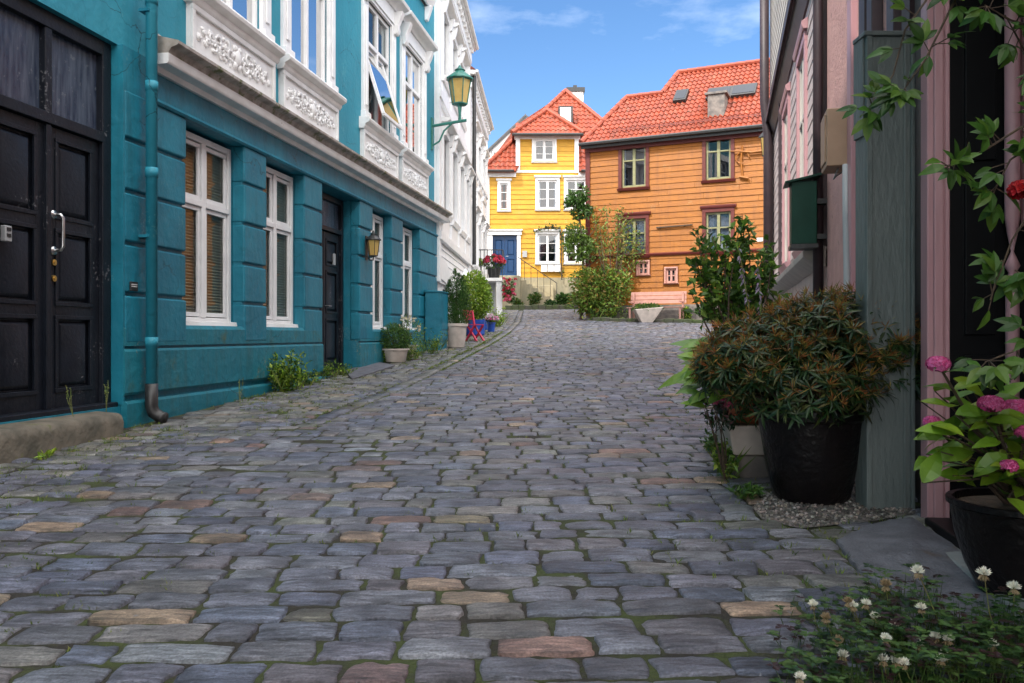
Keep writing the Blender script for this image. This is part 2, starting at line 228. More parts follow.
# ---------------------------------------------------------------- builders
def frame(ox, oy, dx, dy, nx, ny):
    return lambda a, b, c: (ox+a*dx+b*nx, oy+a*dy+b*ny, c+EYE)
ID = lambda a, b, c: (a, b, c)
class MB:
    def __init__(s, F=ID): s.v = []; s.f = []; s.t = []; s.F = F; s.tone = None
    def _add(s, vs, fs):
        n = len(s.v); s.v += [s.F(*p) for p in vs]; s.f += [tuple(i+n for i in f) for f in fs]
        if s.tone is not None: s.t += [s.tone]*len(vs)
        return s
    def box(s, a0, a1, b0, b1, c0, c1):
        vs = [(a, b, c) for c in (c0, c1) for b in (b0, b1) for a in (a0, a1)]
        return s._add(vs, [(0, 2, 3, 1), (4, 5, 7, 6), (0, 1, 5, 4), (2, 6, 7, 3), (0, 4, 6, 2), (1, 3, 7, 5)])
    def prism(s, pts, a0, a1, ax=0):    # pts polygon in the two other axes, extruded along axis ax
        n = len(pts)
        def q(a, p): return (a, p[0], p[1]) if ax == 0 else ((p[0], a, p[1]) if ax == 1 else (p[0], p[1], a))
        vs = [q(a0, p) for p in pts] + [q(a1, p) for p in pts]
        fs = [tuple(range(n)), tuple(range(2*n-1, n-1, -1))] + [(i, (i+1) % n, n+(i+1) % n, n+i) for i in range(n)]
        return s._add(vs, fs)
    def poly(s, vs): return s._add(vs, [tuple(range(len(vs)))])
    def hexa(s, lo, hi):                # two quads
        return s._add(list(lo)+list(hi), [(0, 1, 2, 3), (7, 6, 5, 4), (0, 4, 5, 1), (1, 5, 6, 2), (2, 6, 7, 3), (3, 7, 4, 0)])
    def tube(s, pts, r, n=6, cap=True):
        pts = [Vector(p) for p in pts]; k = len(pts)
        rs = r if isinstance(r, (list, tuple)) else [r]*k
        vs = []; up = None
        for i, p in enumerate(pts):
            d = (pts[min(i+1, k-1)]-pts[max(i-1, 0)])
            if d.length < 1e-9: d = Vector((0, 0, 1))
            d.normalize()
            if up is None: up = d.orthogonal().normalized()
            else:
                up = (up - d*up.dot(d))
                up = up.normalized() if up.length > 1e-6 else d.orthogonal().normalized()
            w = d.cross(up)
            for j in range(n):
                a = 2*math.pi*j/n; vs.append(tuple(p + (up*math.cos(a)+w*math.sin(a))*rs[i]))
        fs = [(i*n+j, i*n+(j+1) % n, (i+1)*n+(j+1) % n, (i+1)*n+j) for i in range(k-1) for j in range(n)]
        if cap: fs += [tuple(range(n-1, -1, -1)), tuple(range((k-1)*n, k*n))]
        return s._add(vs, fs)
    def lathe(s, c, prof, n=32, sq=None):
        vs = []; k = len(prof)
        for r, z in prof:
            for j in range(n):
                a = 2*math.pi*j/n; vs.append((c[0]+r*math.cos(a), c[1]+r*math.sin(a), c[2]+z))
        fs = [(i*n+j, i*n+(j+1) % n, (i+1)*n+(j+1) % n, (i+1)*n+j) for i in range(k-1) for j in range(n)]
        fs += [tuple(range(n-1, -1, -1)), tuple(range((k-1)*n, k*n))]
        return s._add(vs, fs)
    def blob(s, c, r, n=8, m=6, jit=.0):
        vs = [(c[0], c[1], c[2]+r[2])]
        for i in range(1, m):
            t = math.pi*i/m
            for j in range(n):
                a = 2*math.pi*j/n; q = 1+random.uniform(-jit, jit)
                vs.append((c[0]+r[0]*math.sin(t)*math.cos(a)*q, c[1]+r[1]*math.sin(t)*math.sin(a)*q, c[2]+r[2]*math.cos(t)*q))
        vs.append((c[0], c[1], c[2]-r[2])); e = len(vs)-1
        fs = [(0, 1+j, 1+(j+1) % n) for j in range(n)]
        for i in range(m-2): fs += [(1+i*n+j, 1+(i+1)*n+j, 1+(i+1)*n+(j+1) % n, 1+i*n+(j+1) % n) for j in range(n)]
        fs += [(e, 1+(m-2)*n+(j+1) % n, 1+(m-2)*n+j) for j in range(n)]
        return s._add(vs, fs)
    def leaf(s, p, d, nrm, ln, wd, tone, fold=.25, droop=.25, hi=False):
        d = d.normalized(); w = d.cross(nrm)
        if w.length < 1e-4: w = d.orthogonal()
        w.normalize(); u = w.cross(d)
        s.tone = tone
        if hi:
            ts = [0, .18, .42, .7, .88, 1]; ws = [.08, .62, 1, .72, .34, 0.03]
            vs = []
            for t, ww in zip(ts, ws):
                c = p + d*(ln*t) - u*(droop*ln*t*t)
                e = u*(fold*wd*ww*.5)
                vs += [tuple(c+w*(wd*ww*.5)+e), tuple(c), tuple(c-w*(wd*ww*.5)+e)]
            fs = []
            for i in range(5): a = i*3; fs += [(a, a+1, a+4, a+3), (a+1, a+2, a+5, a+4)]
            s._add(vs, fs)
        else:
            m = p + d*(ln*.45) - u*(droop*ln*.2); e = u*(fold*wd*.5)
            s._add([tuple(p), tuple(m+w*(wd*.5)+e), tuple(p+d*ln-u*(droop*ln)), tuple(m-w*(wd*.5)+e)], [(0, 1, 2), (0, 2, 3)])
    def build(s, name, m, parent=None, smooth=False, bevel=0, fix=True, seg=2):
        me = bpy.data.meshes.new(name)
        off = rootloc(parent)
        vs = [(x-off[0], y-off[1], z-off[2]) for x, y, z in s.v]
        me.from_pydata(vs, [], s.f)
        if fix:
            b = bmesh.new(); b.from_mesh(me); bmesh.ops.recalc_face_normals(b, faces=b.faces); b.to_mesh(me); b.free()
        if s.t and len(s.t) == len(s.v):
            ca = me.color_attributes.new('tone', 'FLOAT_COLOR', 'POINT')
            ca.data.foreach_set('color', np.array([(*t, 1) for t in s.t], dtype=np.float32).ravel())
        me.materials.append(M[m] if isinstance(m, str) else m)
        if smooth: me.polygons.foreach_set('use_smooth', [True]*len(me.polygons))
        o = bpy.data.objects.new(name, me); C.collection.objects.link(o)
        if parent: o.parent = parent
        if bevel:
            bm_ = o.modifiers.new('bevel', 'BEVEL'); bm_.width = bevel; bm_.segments = seg; bm_.limit_method = 'ANGLE'; bm_.angle_limit = rad(40)
            if not smooth: me.polygons.foreach_set('use_smooth', [True]*len(me.polygons)); bm_.harden_normals = True
        me.update(); return o
def rootloc(p):
    v = Vector((0, 0, 0))
    while p is not None: v += p.location; p = p.parent
    return v
def tag(o, label=None, cat=None, group=None, kind=None):
    if label: o['label'] = label
    if cat: o['category'] = cat
    if group: o['group'] = group
    if kind: o['kind'] = kind
    return o
def thing(name, loc, label, cat, group=None):
    o = bpy.data.objects.new(name, None); o.empty_display_size = .2; C.collection.objects.link(o); o.location = loc
    return tag(o, label, cat, group)
def copy_tree(o, parent=None):
    c = o.copy(); C.collection.objects.link(c); c.parent = parent
    for ch in list(o.children): copy_tree(ch, c)
    return c
def R(a, b): return random.uniform(a, b)
def jt(c, j=.15):
    k = 1+R(-j, j); return (max(c[0]*k*(1+R(-j, j)*.5), 0), max(c[1]*k, 0), max(c[2]*k*(1+R(-j, j)*.5), 0))

def wall_cells(mb, a0, a1, z0, z1, b0, b1, ops):      # solid wall with rectangular openings (a0,a1,z0,z1)
    xs = sorted({a0, a1, *[min(max(v, a0), a1) for o in ops for v in o[:2]]})
    for i in range(len(xs)-1):
        m = (xs[i]+xs[i+1])/2; zz = z0
        for o in sorted([o for o in ops if o[0] < m < o[1]], key=lambda o: o[2]):
            if o[2] > zz: mb.box(xs[i], xs[i+1], b0, b1, zz, min(o[2], z1))
            zz = max(zz, o[3])
        if zz < z1: mb.box(xs[i], xs[i+1], b0, b1, zz, z1)
    return mb
def clapboards(mb, a0, a1, z0, z1, b, pitch, ops, lip=.028, limit=None):
    z = z0
    while z < z1-.01:
        zt = min(z+pitch, z1)
        segs = [(a0, a1)]
        if limit: segs = [(max(a0, limit(zt)[0]), min(a1, limit(zt)[1]))]
        for o in ops:
            if o[2] < (z+zt)/2 < o[3]:
                ns = []
                for s0, s1 in segs:
                    if o[1] <= s0 or o[0] >= s1: ns.append((s0, s1)); continue
                    if o[0] > s0: ns.append((s0, o[0]))
                    if o[1] < s1: ns.append((o[1], s1))
                segs = ns
        cut = []
        for s0, s1 in segs:
            while s1-s0 > 3.0:
                m_ = s0+R(1.3, 2.9); cut.append((s0, m_-.004)); s0 = m_+.004
            cut.append((s0, s1))
        for s0, s1 in cut:
            if s1-s0 > .02:
                l_ = lip*R(.85, 1.15)
                mb.prism([(b-.02, z), (b+l_, z), (b+.004, zt+.012), (b-.02, zt+.012)], s0, s1, 0)
        z += pitch
    return mb
def window(root, F, a0, a1, z0, z1, b, fm='white', glass='glass', cols=2, bars=(), fw=.07, casing=None, cm=None, hood=0, sill=True, curtain=None, back=.25, mull=None, depth=.06, ch=None, seed=0, grid=True):
    """frame at depth b, opening a0..a1, z0..z1"""
    f = MB(F); g = .002
    f.box(a0+g, a0+fw, b-depth, b, z0+g, z1-g).box(a1-fw, a1-g, b-depth, b, z0+g, z1-g)
    f.box(a0+fw, a1-fw, b-depth, b-.004, z0+g, z0+fw).box(a0+fw, a1-fw, b-depth, b-.004, z1-fw, z1-g)
    mw = mull or fw*1.1
    xs = [a0+fw] 
    for i in range(1, cols):
        c = a0+(a1-a0)*i/cols; f.box(c-mw/2, c+mw/2, b-depth, b+.006, z0+fw, z1-fw); xs += [c-mw/2, c+mw/2]
    xs += [a1-fw]
    for zb, t in bars:
        zz = z0+(z1-z0)*zb
        for i in range(0, len(xs), 2): f.box(xs[i], xs[i+1], b-depth, b-.002 if t < .05 else b+.012, zz-t/2, zz+t/2)
    w = f.build('window', fm, root, bevel=.006 if fw > .05 else 0)
    MB(F).box(a0+fw*.5, a1-fw*.5, b-depth*.75, b-depth*.62, z0+fw*.5, z1-fw*.5).build('pane', glass, w)
    MB(F).box(a0-.03, a1+.03, b-back-.02, b-back, z0-.03, z1+.03).build('interior', 'darkint', w)
    if curtain:
        cm_, kind = curtain; c = MB(F); bb = b-depth-.03
        if kind == 'full': n = 40; spans = [(a0+.02, a1-.02)]
        else: n = 16; wd = (a1-a0)*kind; spans = [(a0+.02, a0+wd), (a1-wd, a1-.02)]
        for s0, s1 in spans:
            pts = [(s0+(s1-s0)*i/n, bb+.014*math.sin(i*1.9+seed)) for i in range(n+1)]
            vs = [(p[0], p[1], z) for z in (z0+.03, z1-.03) for p in pts]
            c._add(vs, [(i, i+1, n+2+i, n+1+i) for i in range(n)])
        c.build('curtain', cm_, w, smooth=True)
    if casing:
        cw, cp = casing; q = MB(F); bo = b+cp
        q.box(a0-cw, a0, b-depth*.5, bo, z0-cw*.2, z1).box(a1, a1+cw, b-depth*.5, bo, z0-cw*.2, z1).box(a0-cw, a1+cw, b-depth*.5, bo+.004, z1, z1+cw)
        if hood: q.prism([(b, z1+cw), (bo+hood*.5, z1+cw), (bo+hood, z1+cw+.05), (bo+hood, z1+cw+.09), (b, z1+cw+.14)], a0-cw-.06, a1+cw+.06, 0)
        q.build('casing', cm or fm, w, bevel=.004 if cw > .05 else 0)
        if sill: MB(F).prism([(b-depth*.5, z0-cw), (bo+.02, z0-cw), (bo+.06, z0-cw*.35), (b-depth*.5, z0)], a0-cw-.03, a1+cw+.03, 0).build('sill', cm or fm, w)
    return w
def inpoly(p, poly):
    x, y = p; r = False; n = len(poly)
    for i in range(n):
        x1, y1 = poly[i]; x2, y2 = poly[(i+1) % n]
        if (y1 > y) != (y2 > y) and x < (x2-x1)*(y-y1)/(y2-y1)+x1: r = not r
    return r
def pantiles(root, o, ea, eb, poly, tw=.21, tl=.33, name='roof'):
    """roof slope: origin o, unit ea along eave, eb up the slope; poly in (a,b)"""
    o, ea, eb = Vector(o), Vector(ea).normalized(), Vector(eb).normalized(); en = ea.cross(eb).normalized()
    if en.z < 0: en = -en
    A0, A1 = min(p[0] for p in poly), max(p[0] for p in poly); B0, B1 = min(p[1] for p in poly), max(p[1] for p in poly)
    sub = 5; na = int((A1-A0)/tw*sub)+1; mb = MB()
    nb = int((B1-B0)/tl)+1
    for r in range(nb):
        b0, b1 = B0+r*tl, min(B0+(r+1)*tl, B1+.001)
        row = []
        for i in range(na+1):
            a = A0+i*tw/sub; ph = (i % sub)/sub*2*math.pi
            hgt = .032*math.sin(ph)+.02*math.sin(2*ph)*.4
            j = .005*noise.noise(Vector((int(i/sub)*1.7, r*2.3, 0)))
            row.append((a, hgt+j))
        for i in range(na):
            am = (row[i][0]+row[i+1][0])/2
            if not inpoly((am, (b0+b1)/2), poly): continue
            vs = []
            for a, h_ in (row[i], row[i+1]):
                vs.append(tuple(o+ea*a+eb*(b0-.03)+en*(h_+.045))); vs.append(tuple(o+ea*a+eb*b1+en*(h_+.01))); vs.append(tuple(o+ea*a+eb*(b0-.03)+en*(h_+.015)))
            mb._add(vs, [(0, 3, 4, 1), (2, 5, 3, 0)])
    base = [tuple(o+ea*a+eb*b-en*.02) for a, b in poly]; base2 = [tuple(o+ea*a+eb*b-en*.10) for a, b in poly]
    n = len(poly); mb._add(base+base2, [tuple(range(n)), tuple(range(2*n-1, n-1, -1))]+[(i, (i+1) % n, n+(i+1) % n, n+i) for i in range(n)])
    return mb.build(name, 'tile', root, fix=False)
def ridge(root, pts, r=.085, name='ridge_tiles'):
    mb = MB()
    for p, q in zip(pts[:-1], pts[1:]):
        p, q = Vector(p), Vector(q); n = max(1, int((q-p).length/.35))
        for i in range(n):
            a, b = p.lerp(q, i/n), p.lerp(q, (i+1.08)/n); mb.tube([a, b], [r*1.1, r*.92], 8)
    return mb.build(name, 'ridge', root)
# ================================================================ THE GROUND
def fr(F, a, b): p = F(a, b, 0); return p[0], p[1]
def fgh(F, a, b): x, y = fr(F, a, b); return gh(x, y)-EYE
TF = frame(-4.5422, .727, SD, CD, CD, -SD)            # teal facade: along, out to the street, height above the eye
NF = frame(1.46*CD*CD+.25*SD, -1.46*CD*SD+.25*CD, SD, CD, -CD, SD)   # near right house
PF = frame(1.03*.9692**2+.25*.2462, -1.03*.9692*.2462+.25*.9692, .2462, .9692, -.9692, .2462)   # pink clapboard house
_wl = math.hypot(.046, 1); WF = frame(-1.68, 18.6, .046/_wl, 1/_wl, 1/_wl, -.046/_wl)  # white houses
OF = frame(2.71, 30, .9075, -.42, -.42, -.9075)        # orange house
YF = frame(0, 40, 1, 0, 0, -1)                         # yellow house

def left_x(y):
    if y < 18.6: return -4.66+.160*(y)+.02
    if y < 33: return -1.70+.046*(y-18.6)
    return -1.0-(y-33)*.9
def right_x(y):
    if y < 5.6: return 1.47+.16*y
    if y < 19.5: return 1.05+.254*y
    return 9.5
g = MB()
ys = [-30, -20, -12, -6, -2]+[i*.5 for i in range(0, 90)]+[46, 50, 56, 64, 75, 100, 200, 500, 1500]
xs = [-1500, -300, -60, -25, -14]+[-10+i*1.0 for i in range(0, 23)]+[16, 22, 40, 100, 400, 1500]
g._add([(x, y, gh(x*(1 if abs(x) < 15 else 15/abs(x)), y)-.055) for y in ys for x in xs],
       [(j*len(xs)+i, j*len(xs)+i+1, (j+1)*len(xs)+i+1, (j+1)*len(xs)+i) for j in range(len(ys)-1) for i in range(len(xs)-1)])
tag(g.build('ground', 'earth', smooth=True), kind='structure')
# bed of soil and moss between the stones
jb = MB(); ny = 0
Y = [i*.12 for i in range(0, 315)]
NX = 60
vs = []
for y in Y:
    xl, xr = left_x(y)-.4, right_x(y)+.5
    for i in range(NX+1):
        x = xl+(xr-xl)*i/NX; n_ = noise.noise(Vector((x*5, y*5, 0)))
        vs.append((x, y, gh(x, y)-.013+.005*n_+.012*max(0, noise.noise(Vector((x*1.3, y*1.1, 4))))))
jb._add(vs, [(j*(NX+1)+i, j*(NX+1)+i+1, (j+1)*(NX+1)+i+1, (j+1)*(NX+1)+i) for j in range(len(Y)-1) for i in range(NX)])
tag(jb.build('street_bed', 'joint', smooth=True), kind='structure')

# gutter line: two courses laid along the kerb side, measured in the street
GUT = [gp(*p) for p in ((300, 428), (345, 409), (392, 390), (430, 372), (458, 358), (485, 345), (505, 333), (517, 322), (521, 311))]
def gut_x(y):
    if y < GUT[0].y: return GUT[0].x-(GUT[0].y-y)*.5
    for a, b in zip(GUT[:-1], GUT[1:]):
        if a.y <= y <= b.y: return a.x+(b.x-a.x)*(y-a.y)/max(b.y-a.y, 1e-6)
    return GUT[-1].x
SLAB = [gp(*p) for p in ((836, 540), (880, 522), (912, 518), (1000, 578), (1012, 640), (948, 642), (905, 598), (858, 570))]
SLABP = [(p.x, p.y) for p in SLAB]
GRAV = [gp(*p) for p in ((752, 506), (772, 490), (880, 482), (915, 512), (872, 520), (800, 527), (762, 518))]
GRAVP = [(p.x, p.y) for p in GRAV]
rs = random.Random(3)
st = MB(); stv = []; stf = []; stt = []
PAL = [(.16, .165, .20), (.17, .172, .205), (.16, .168, .215), (.145, .152, .195), (.20, .208, .25), (.11, .122, .175), (.165, .168, .21), (.225, .23, .26), (.18, .168, .195), (.145, .162, .225), (.20, .19, .185)]
ODD = [(.26, .16, .13), (.36, .26, .18), (.19, .115, .10), (.22, .15, .14), (.32, .25, .18), (.18, .13, .12)]
def lay_stone(cx, cy, lx, ly, ang, near, moss=0):
    nx, ny = (12, 9) if near == 0 else ((8, 6) if near == 1 else (5, 4))
    def rg(i, n):
        if i > n/2: return -rg(n-i, n)
        if i == 0: return -1.
        if n < 6: return -.94 if i == 1 else -.35
        if i == 1: return -.968
        if i == 2: return -.88
        return -.88*(1-(i-2)/(n/2-2))
    ca, sa = math.cos(ang), math.sin(ang)
    top = rs.uniform(-.005, .005); tx, ty = rs.uniform(-.02, .02), rs.uniform(-.03, .03)
    cj = [(rs.uniform(-.07, .04), rs.uniform(-.09, .05)) for _ in range(4)]
    t = rs.choice(PAL) if rs.random() > .07 else rs.choice(ODD)
    if moss and rs.random() < moss: t = tuple(a*.6+b*.4 for a, b in zip(t, (.24, .23, .13)))
    k = rs.uniform(.68, 1.12)
    t = tuple(max(.01, c*k*rs.uniform(.97, 1.03)) for c in t)
    n0 = len(stv); sd = rs.uniform(0, 100)
    skew = rs.uniform(-.12, .12)
    for j in range(ny+1):
        for i in range(nx+1):
            u = i/nx*2-1; v = j/ny*2-1
            # push edge vertices outwards for a tight flat top with rounded rim
            uu, vv = rg(i, nx), rg(j, ny)
            a, b = (1-uu)/2, (1-vv)/2
            dxc = a*b*cj[0][0]+(1-a)*b*-cj[1][0]+a*(1-b)*cj[2][0]+(1-a)*(1-b)*-cj[3][0]
            dyc = a*b*cj[0][1]+(1-a)*b*cj[1][1]-a*(1-b)*cj[2][1]-(1-a)*(1-b)*cj[3][1]
            # rounded corners
            q = (abs(uu)**9+abs(vv)**9)**(1/9); sc = 1/max(q, 1) if q > 1 else 1
            x = (uu*sc+dxc*.8)*lx/2; y = (vv*sc+dyc*.8)*ly/2
            wob = noise.noise(Vector((sd+uu*1.6, vv*1.3, sd)))
            x += wob*.014*(abs(uu) > .7)+.006*noise.noise(Vector((sd, vv*6, uu)))*(abs(uu) > .85); y += (noise.noise(Vector((uu*2.1, sd, vv*2)))*.014+.006*noise.noise(Vector((uu*7, sd, vv))))*(abs(vv) > .6)
            x += skew*y*.5
            e = max(abs(u), abs(v))
            z = top+tx*x+ty*y - .0055*(abs(uu)**9+abs(vv)**9)-.002*(uu*uu+vv*vv) + .007*noise.noise(Vector((x*7+sd, y*14, sd*2)))
            if near == 0: z += .004*noise.noise(Vector((x*22+sd, y*60, sd)))
            if e > .999: z -= .05
            X, Y_ = cx+x*ca-y*sa, cy+x*sa+y*ca
            stv.append((X, Y_, gh(X, Y_)+z+.004))
            stt.append((*t, 1))
    for j in range(ny):
        for i in range(nx):
            a = n0+j*(nx+1)+i; stf.append((a, a+1, a+nx+2, a+nx+1))
def clear(x, y, lx):
    if inpoly((x, y), SLABP) or inpoly((x-lx*.35, y), SLABP) or inpoly((x+lx*.35, y), SLABP): return False
    if inpoly((x, y), GRAVP): return False
    return True
y = 1.75
while y < 37:
    pitch = rs.uniform(.150, .188) if y < 14 else rs.uniform(.165, .205)
    near = 0 if y < 5.2 else (1 if y < 12 else 2)
    joint = rs.uniform(.008, .018)
    xl, xr = left_x(y), right_x(y)+(.1)
    if y > 19.5: xr = 8.2
    half = .64*y+.6; x = max(xl, -half) + rs.uniform(0, .25)
    xr = min(xr, half)
    gx = gut_x(y) if y > GUT[0].y-1.5 else None
    ph = rs.uniform(0, 9); tilt = rs.uniform(-.01, .01)
    while x < xr-.05:
        ln = rs.choice([.16, .2, .22, .25, .25, .28, .30, .35])*rs.uniform(.92, 1.08)
        if x < xl+1.2: ln *= .85
        if x+ln > xr: ln = max(xr-x, .1)
        cx = x+ln/2
        inward = gx is not None and cx < gx-.15
        if gx is not None and y > GUT[0].y:
            if x < gx-.10 < x+ln: ln = gx-.10-x; cx = x+ln/2
            elif gx-.11 <= x < gx+.10: x = gx+.105; continue
            if ln < .05: x += ln+.001; continue
        bend = .10*noise.noise(Vector((cx*.35, y*.25, 3))) + .035*(cx-.3)**2*.25 + .02*noise.noise(Vector((cx*1.4, y*.9, 9)))
        cy = y + bend + tilt*cx
        side = max(0, 1-(cx-xl)/1.6)*.5 + (max(0, 1-(right_x(y)-cx)/1.0)*.35 if y < 12 else 0)
        ok = True
        av = 0
        while av < ln and not (inpoly((x+av+.012, cy), SLABP) or inpoly((x+av+.012, cy), GRAVP)): av += .02
        if av < ln:
            if av > .09: lay_stone(x+av/2, cy, av-joint-.004, pitch-joint*.6-.004, rs.gauss(0, .02), near, .2)
            ok = False; ln = av+.03
        if ok and rs.random() > .006+.03*side:
            lay_stone(cx, cy, ln-.010-rs.uniform(0, .008), pitch-.027-rs.uniform(0, .008)-side*.01, rs.gauss(0, .02)+.02*cx/4, near, 0.03+(.5 if inward else 0)+side*.55)
        x += ln
    y += pitch
for a, b in zip(GUT[:-1], GUT[1:]):
    L_ = (b-a).length; n_ = max(1, int(L_/.3)); d = (b-a)/n_; ang = math.atan2(d.y, d.x)
    for i in range(n_):
        p = a+d*(i+.5); lay_stone(p.x, p.y, d.length-.02, .185, ang, 2, .5)
me = bpy.data.meshes.new('cobbled_street'); me.from_pydata(stv, [], stf)
ca = me.color_attributes.new('tone', 'FLOAT_COLOR', 'POINT'); ca.data.foreach_set('color', np.array(stt, dtype=np.float32).ravel())
me.polygons.foreach_set('use_smooth', [True]*len(me.polygons)); me.materials.append(M['stone'])
o = bpy.data.objects.new('cobbled_street', me); C.collection.objects.link(o); tag(o, kind='structure')
print('stones verts', len(stv))
# granite slab by the doorstep
sl = MB(); pts = []
cen = sum(SLAB, Vector())/len(SLAB)
ring = []
for a, b in zip(SLAB, SLAB[1:]+SLAB[:1]):
    for i in range(10): p = a.lerp(b, i/10); ring.append(p+Vector((R(-.008, .008), R(-.01, .01), 0)))
n_ = len(ring)
vs = [tuple((p.x, p.y, gh(p.x, p.y)-.05)) for p in ring]+[tuple((p.x, p.y, gh(p.x, p.y)+.004)) for p in ring]+[(cen.x+(p.x-cen.x)*.96, cen.y+(p.y-cen.y)*.96, gh(p.x, p.y)+.012) for p in ring]
for k in (.7, .4, .15): vs += [(cen.x+(p.x-cen.x)*k, cen.y+(p.y-cen.y)*k, gh(p.x, p.y)+.012+.004*noise.noise(p*6*k)) for p in ring]
fs = [(r*n_+i, r*n_+(i+1) % n_, (r+1)*n_+(i+1) % n_, (r+1)*n_+i) for r in range(5) for i in range(n_)]+[tuple(range(5*n_, 6*n_))]
sl._add(vs, fs); tag(sl.build('pavement_slab', 'slab', smooth=True), kind='structure')
# slabs of the narrow pavement at the dark doors on the left
for k, (pp) in enumerate([((352, 380), (395, 366), (372, 362), (345, 372))]):
    q = [gp(*p) for p in pp]; s_ = MB(); s_.hexa([(p.x, p.y, gh(p.x, p.y)-.03) for p in q], [(p.x, p.y, gh(p.x, p.y)+.022) for p in q]); tag(s_.build('pavement_slab', 'slab', bevel=.01), kind='structure')
# gravel round the black pot
gv = MB(); q = [p for p in GRAV]; gv._add([(p.x, p.y, gh(p.x, p.y)-.006) for p in q], [tuple(range(len(q)))])
gvv = gv
tag(gv.build('gravel_bed', 'gravel', fix=False), kind='stuff')
pb = MB()
for _ in range(2600):
    x, y_ = R(min(p.x for p in GRAV), max(p.x for p in GRAV)), R(min(p.y for p in GRAV), max(p.y for p in GRAV))
    if not inpoly((x, y_), GRAVP): continue
    r = R(.005, .011); t = random.choice([.08, .12, .16, .22, .34, .06]); pb.tone = (t*R(1, 1.3), t, t*R(.8, 1.0))
    pb.blob((x, y_, gh(x, y_)-.004+R(0, .008)), (r, r*R(.7, 1.2), r*.7), 5, 3, .2)
tag(pb.build('gravel', 'pebble', fix=False), kind='stuff')
# kerb of earth and rough stone in front of the orange and yellow houses
for nm, A, B, h_, m_ in (('kerb', P(592, 320, 28.4), P(722, 316, 26.2), .12, 'kerbmoss'), ('kerb', P(505, 303, 37.6), P(600, 303, 37.2), .2, 'kerbmoss')):
    kb = MB(); n_ = 14; d = (B-A)/n_; d.z = 0
    nn = Vector((-d.y, d.x, 0)).normalized()*.28
    for i in range(n_):
        a = Vector((A.x, A.y, 0))+d*(i+.005); b = Vector((A.x, A.y, 0))+d*(i+.995); z = gh(a.x, a.y)
        a, b = Vector((a.x, a.y, 0)), Vector((b.x, b.y, 0)); hh = h_*R(.85, 1.1)
        kb.hexa([(*(a).xy, z-.05), (*(b).xy, z-.05), (*(b+nn).xy, z-.05), (*(a+nn).xy, z-.05)], [(*(a).xy, z+hh), (*(b).xy, z+hh), (*(b+nn).xy, z+hh*.95), (*(a+nn).xy, z+hh*.95)])
    tag(kb.build(nm, m_, bevel=.03), kind='structure')

# ================================================================ TEAL HOUSE
H = thing('teal_house', TF(9, 0, -.7), 'teal rendered townhouse with black double doors, white upper window surrounds and rusticated piers', 'house')
F = TF
HEAD = 2.2; B0 = -.16
lo_ops = [(5.22, 6.78, -.64, 2.62), (7.81, 9.05, .10, HEAD), (9.62, 10.78, .10, HEAD), (11.42, 13.0, -.62, HEAD), (13.66, 14.74, .10, HEAD), (15.46, 16.67, .10, HEAD)]
w = MB(F)
wall_cells(w, -13, 18.2, -.1, HEAD, -.55, B0, lo_ops)
wall_cells(w, -13, 18.2, -1.9, -.1, -.55, -.03, lo_ops)
w.build('wall', 'teal', H)
fz = MB(F)
wall_cells(fz, -13, 18.22, HEAD, 2.6, -.55, -.01, lo_ops)
fz.prism([(-.012, HEAD-.002), (.02, HEAD-.002), (.035, HEAD+.02), (.02, HEAD+.05), (-.012, HEAD+.06)], 7.24, 18.23, 0)
fz.build('frieze', 'teal', H)
# plinth courses
pl = MB(F)
def course(a0, a1, z0, z1, o=.0):
    pl.prism([(-.05, z0+.012), (o-.012, z0+.012), (o, z0+.035), (o, z1-.035), (o-.012, z1-.012), (-.05, z1-.012)], a0, a1, 0)
for a0, a1 in ((-13, 5.22), (6.78, 11.42), (13.0, 18.2)):
    course(a0, a1, -.555, -.115, .012); course(a0, a1, -1.9, -.585, .03)
for a0, a1 in ((6.78, 11.4), (13.02, 18.2)):      # sloped apron under the windows
    pl.prism([(B0, -.1), (-.0, -.1), (.0, .06), (-.03, .10), (B0, .10)], a0, a1, 0)
pl.build('plinth', 'teal_low', H)
MB(F).box(6.777, 6.805, -.2, -.006, -.62, 2.3).build('door_reveal', 'teal', H)
JZ = [-.09, .37, .83, 1.30, 1.77, HEAD]
for a0, a1 in ((-4, -2.5), (3.2, 5.2), (6.80, 7.81), (9.05, 9.62), (10.78, 11.42), (13.0, 13.66), (14.74, 15.46), (16.67, 18.2)):
    p_ = MB(F); p_.box(a0+.012, a1-.012, B0-.01, -.035, JZ[0], HEAD)
    for z0, z1 in zip(JZ[:-1], JZ[1:]):
        if z1 == HEAD: z1 = HEAD+.02
        t_ = .006*R(-1, 1)
        p_.box(a0, a1, B0-.005, .0+t_, z0+.016, z1-.016)
    p_.build('pier', 'teal', H, bevel=.022, seg=3)
# upper wall
UB = -.06
up_ops = [(8.2, 9.54, 3.6, 5.72), (10.38, 11.72, 3.6, 5.72), (13.48, 14.82, 3.6, 5.72), (15.68, 17.02, 3.6, 5.72)]
up2 = [(a, b, 7.35, 9.2) for a, b, _, _ in up_ops]
uw = MB(F); wall_cells(uw, -13, 18.18, 2.6, 12.8, -.55, UB, up_ops+up2); uw.build('upper_wall', 'teal_up', H)  # carried higher and further back, out of view, to shade the street
MB(F).box(-13, 18.18, -8, -.56, -1.9, 12.8).build('core', 'teal_up', H)
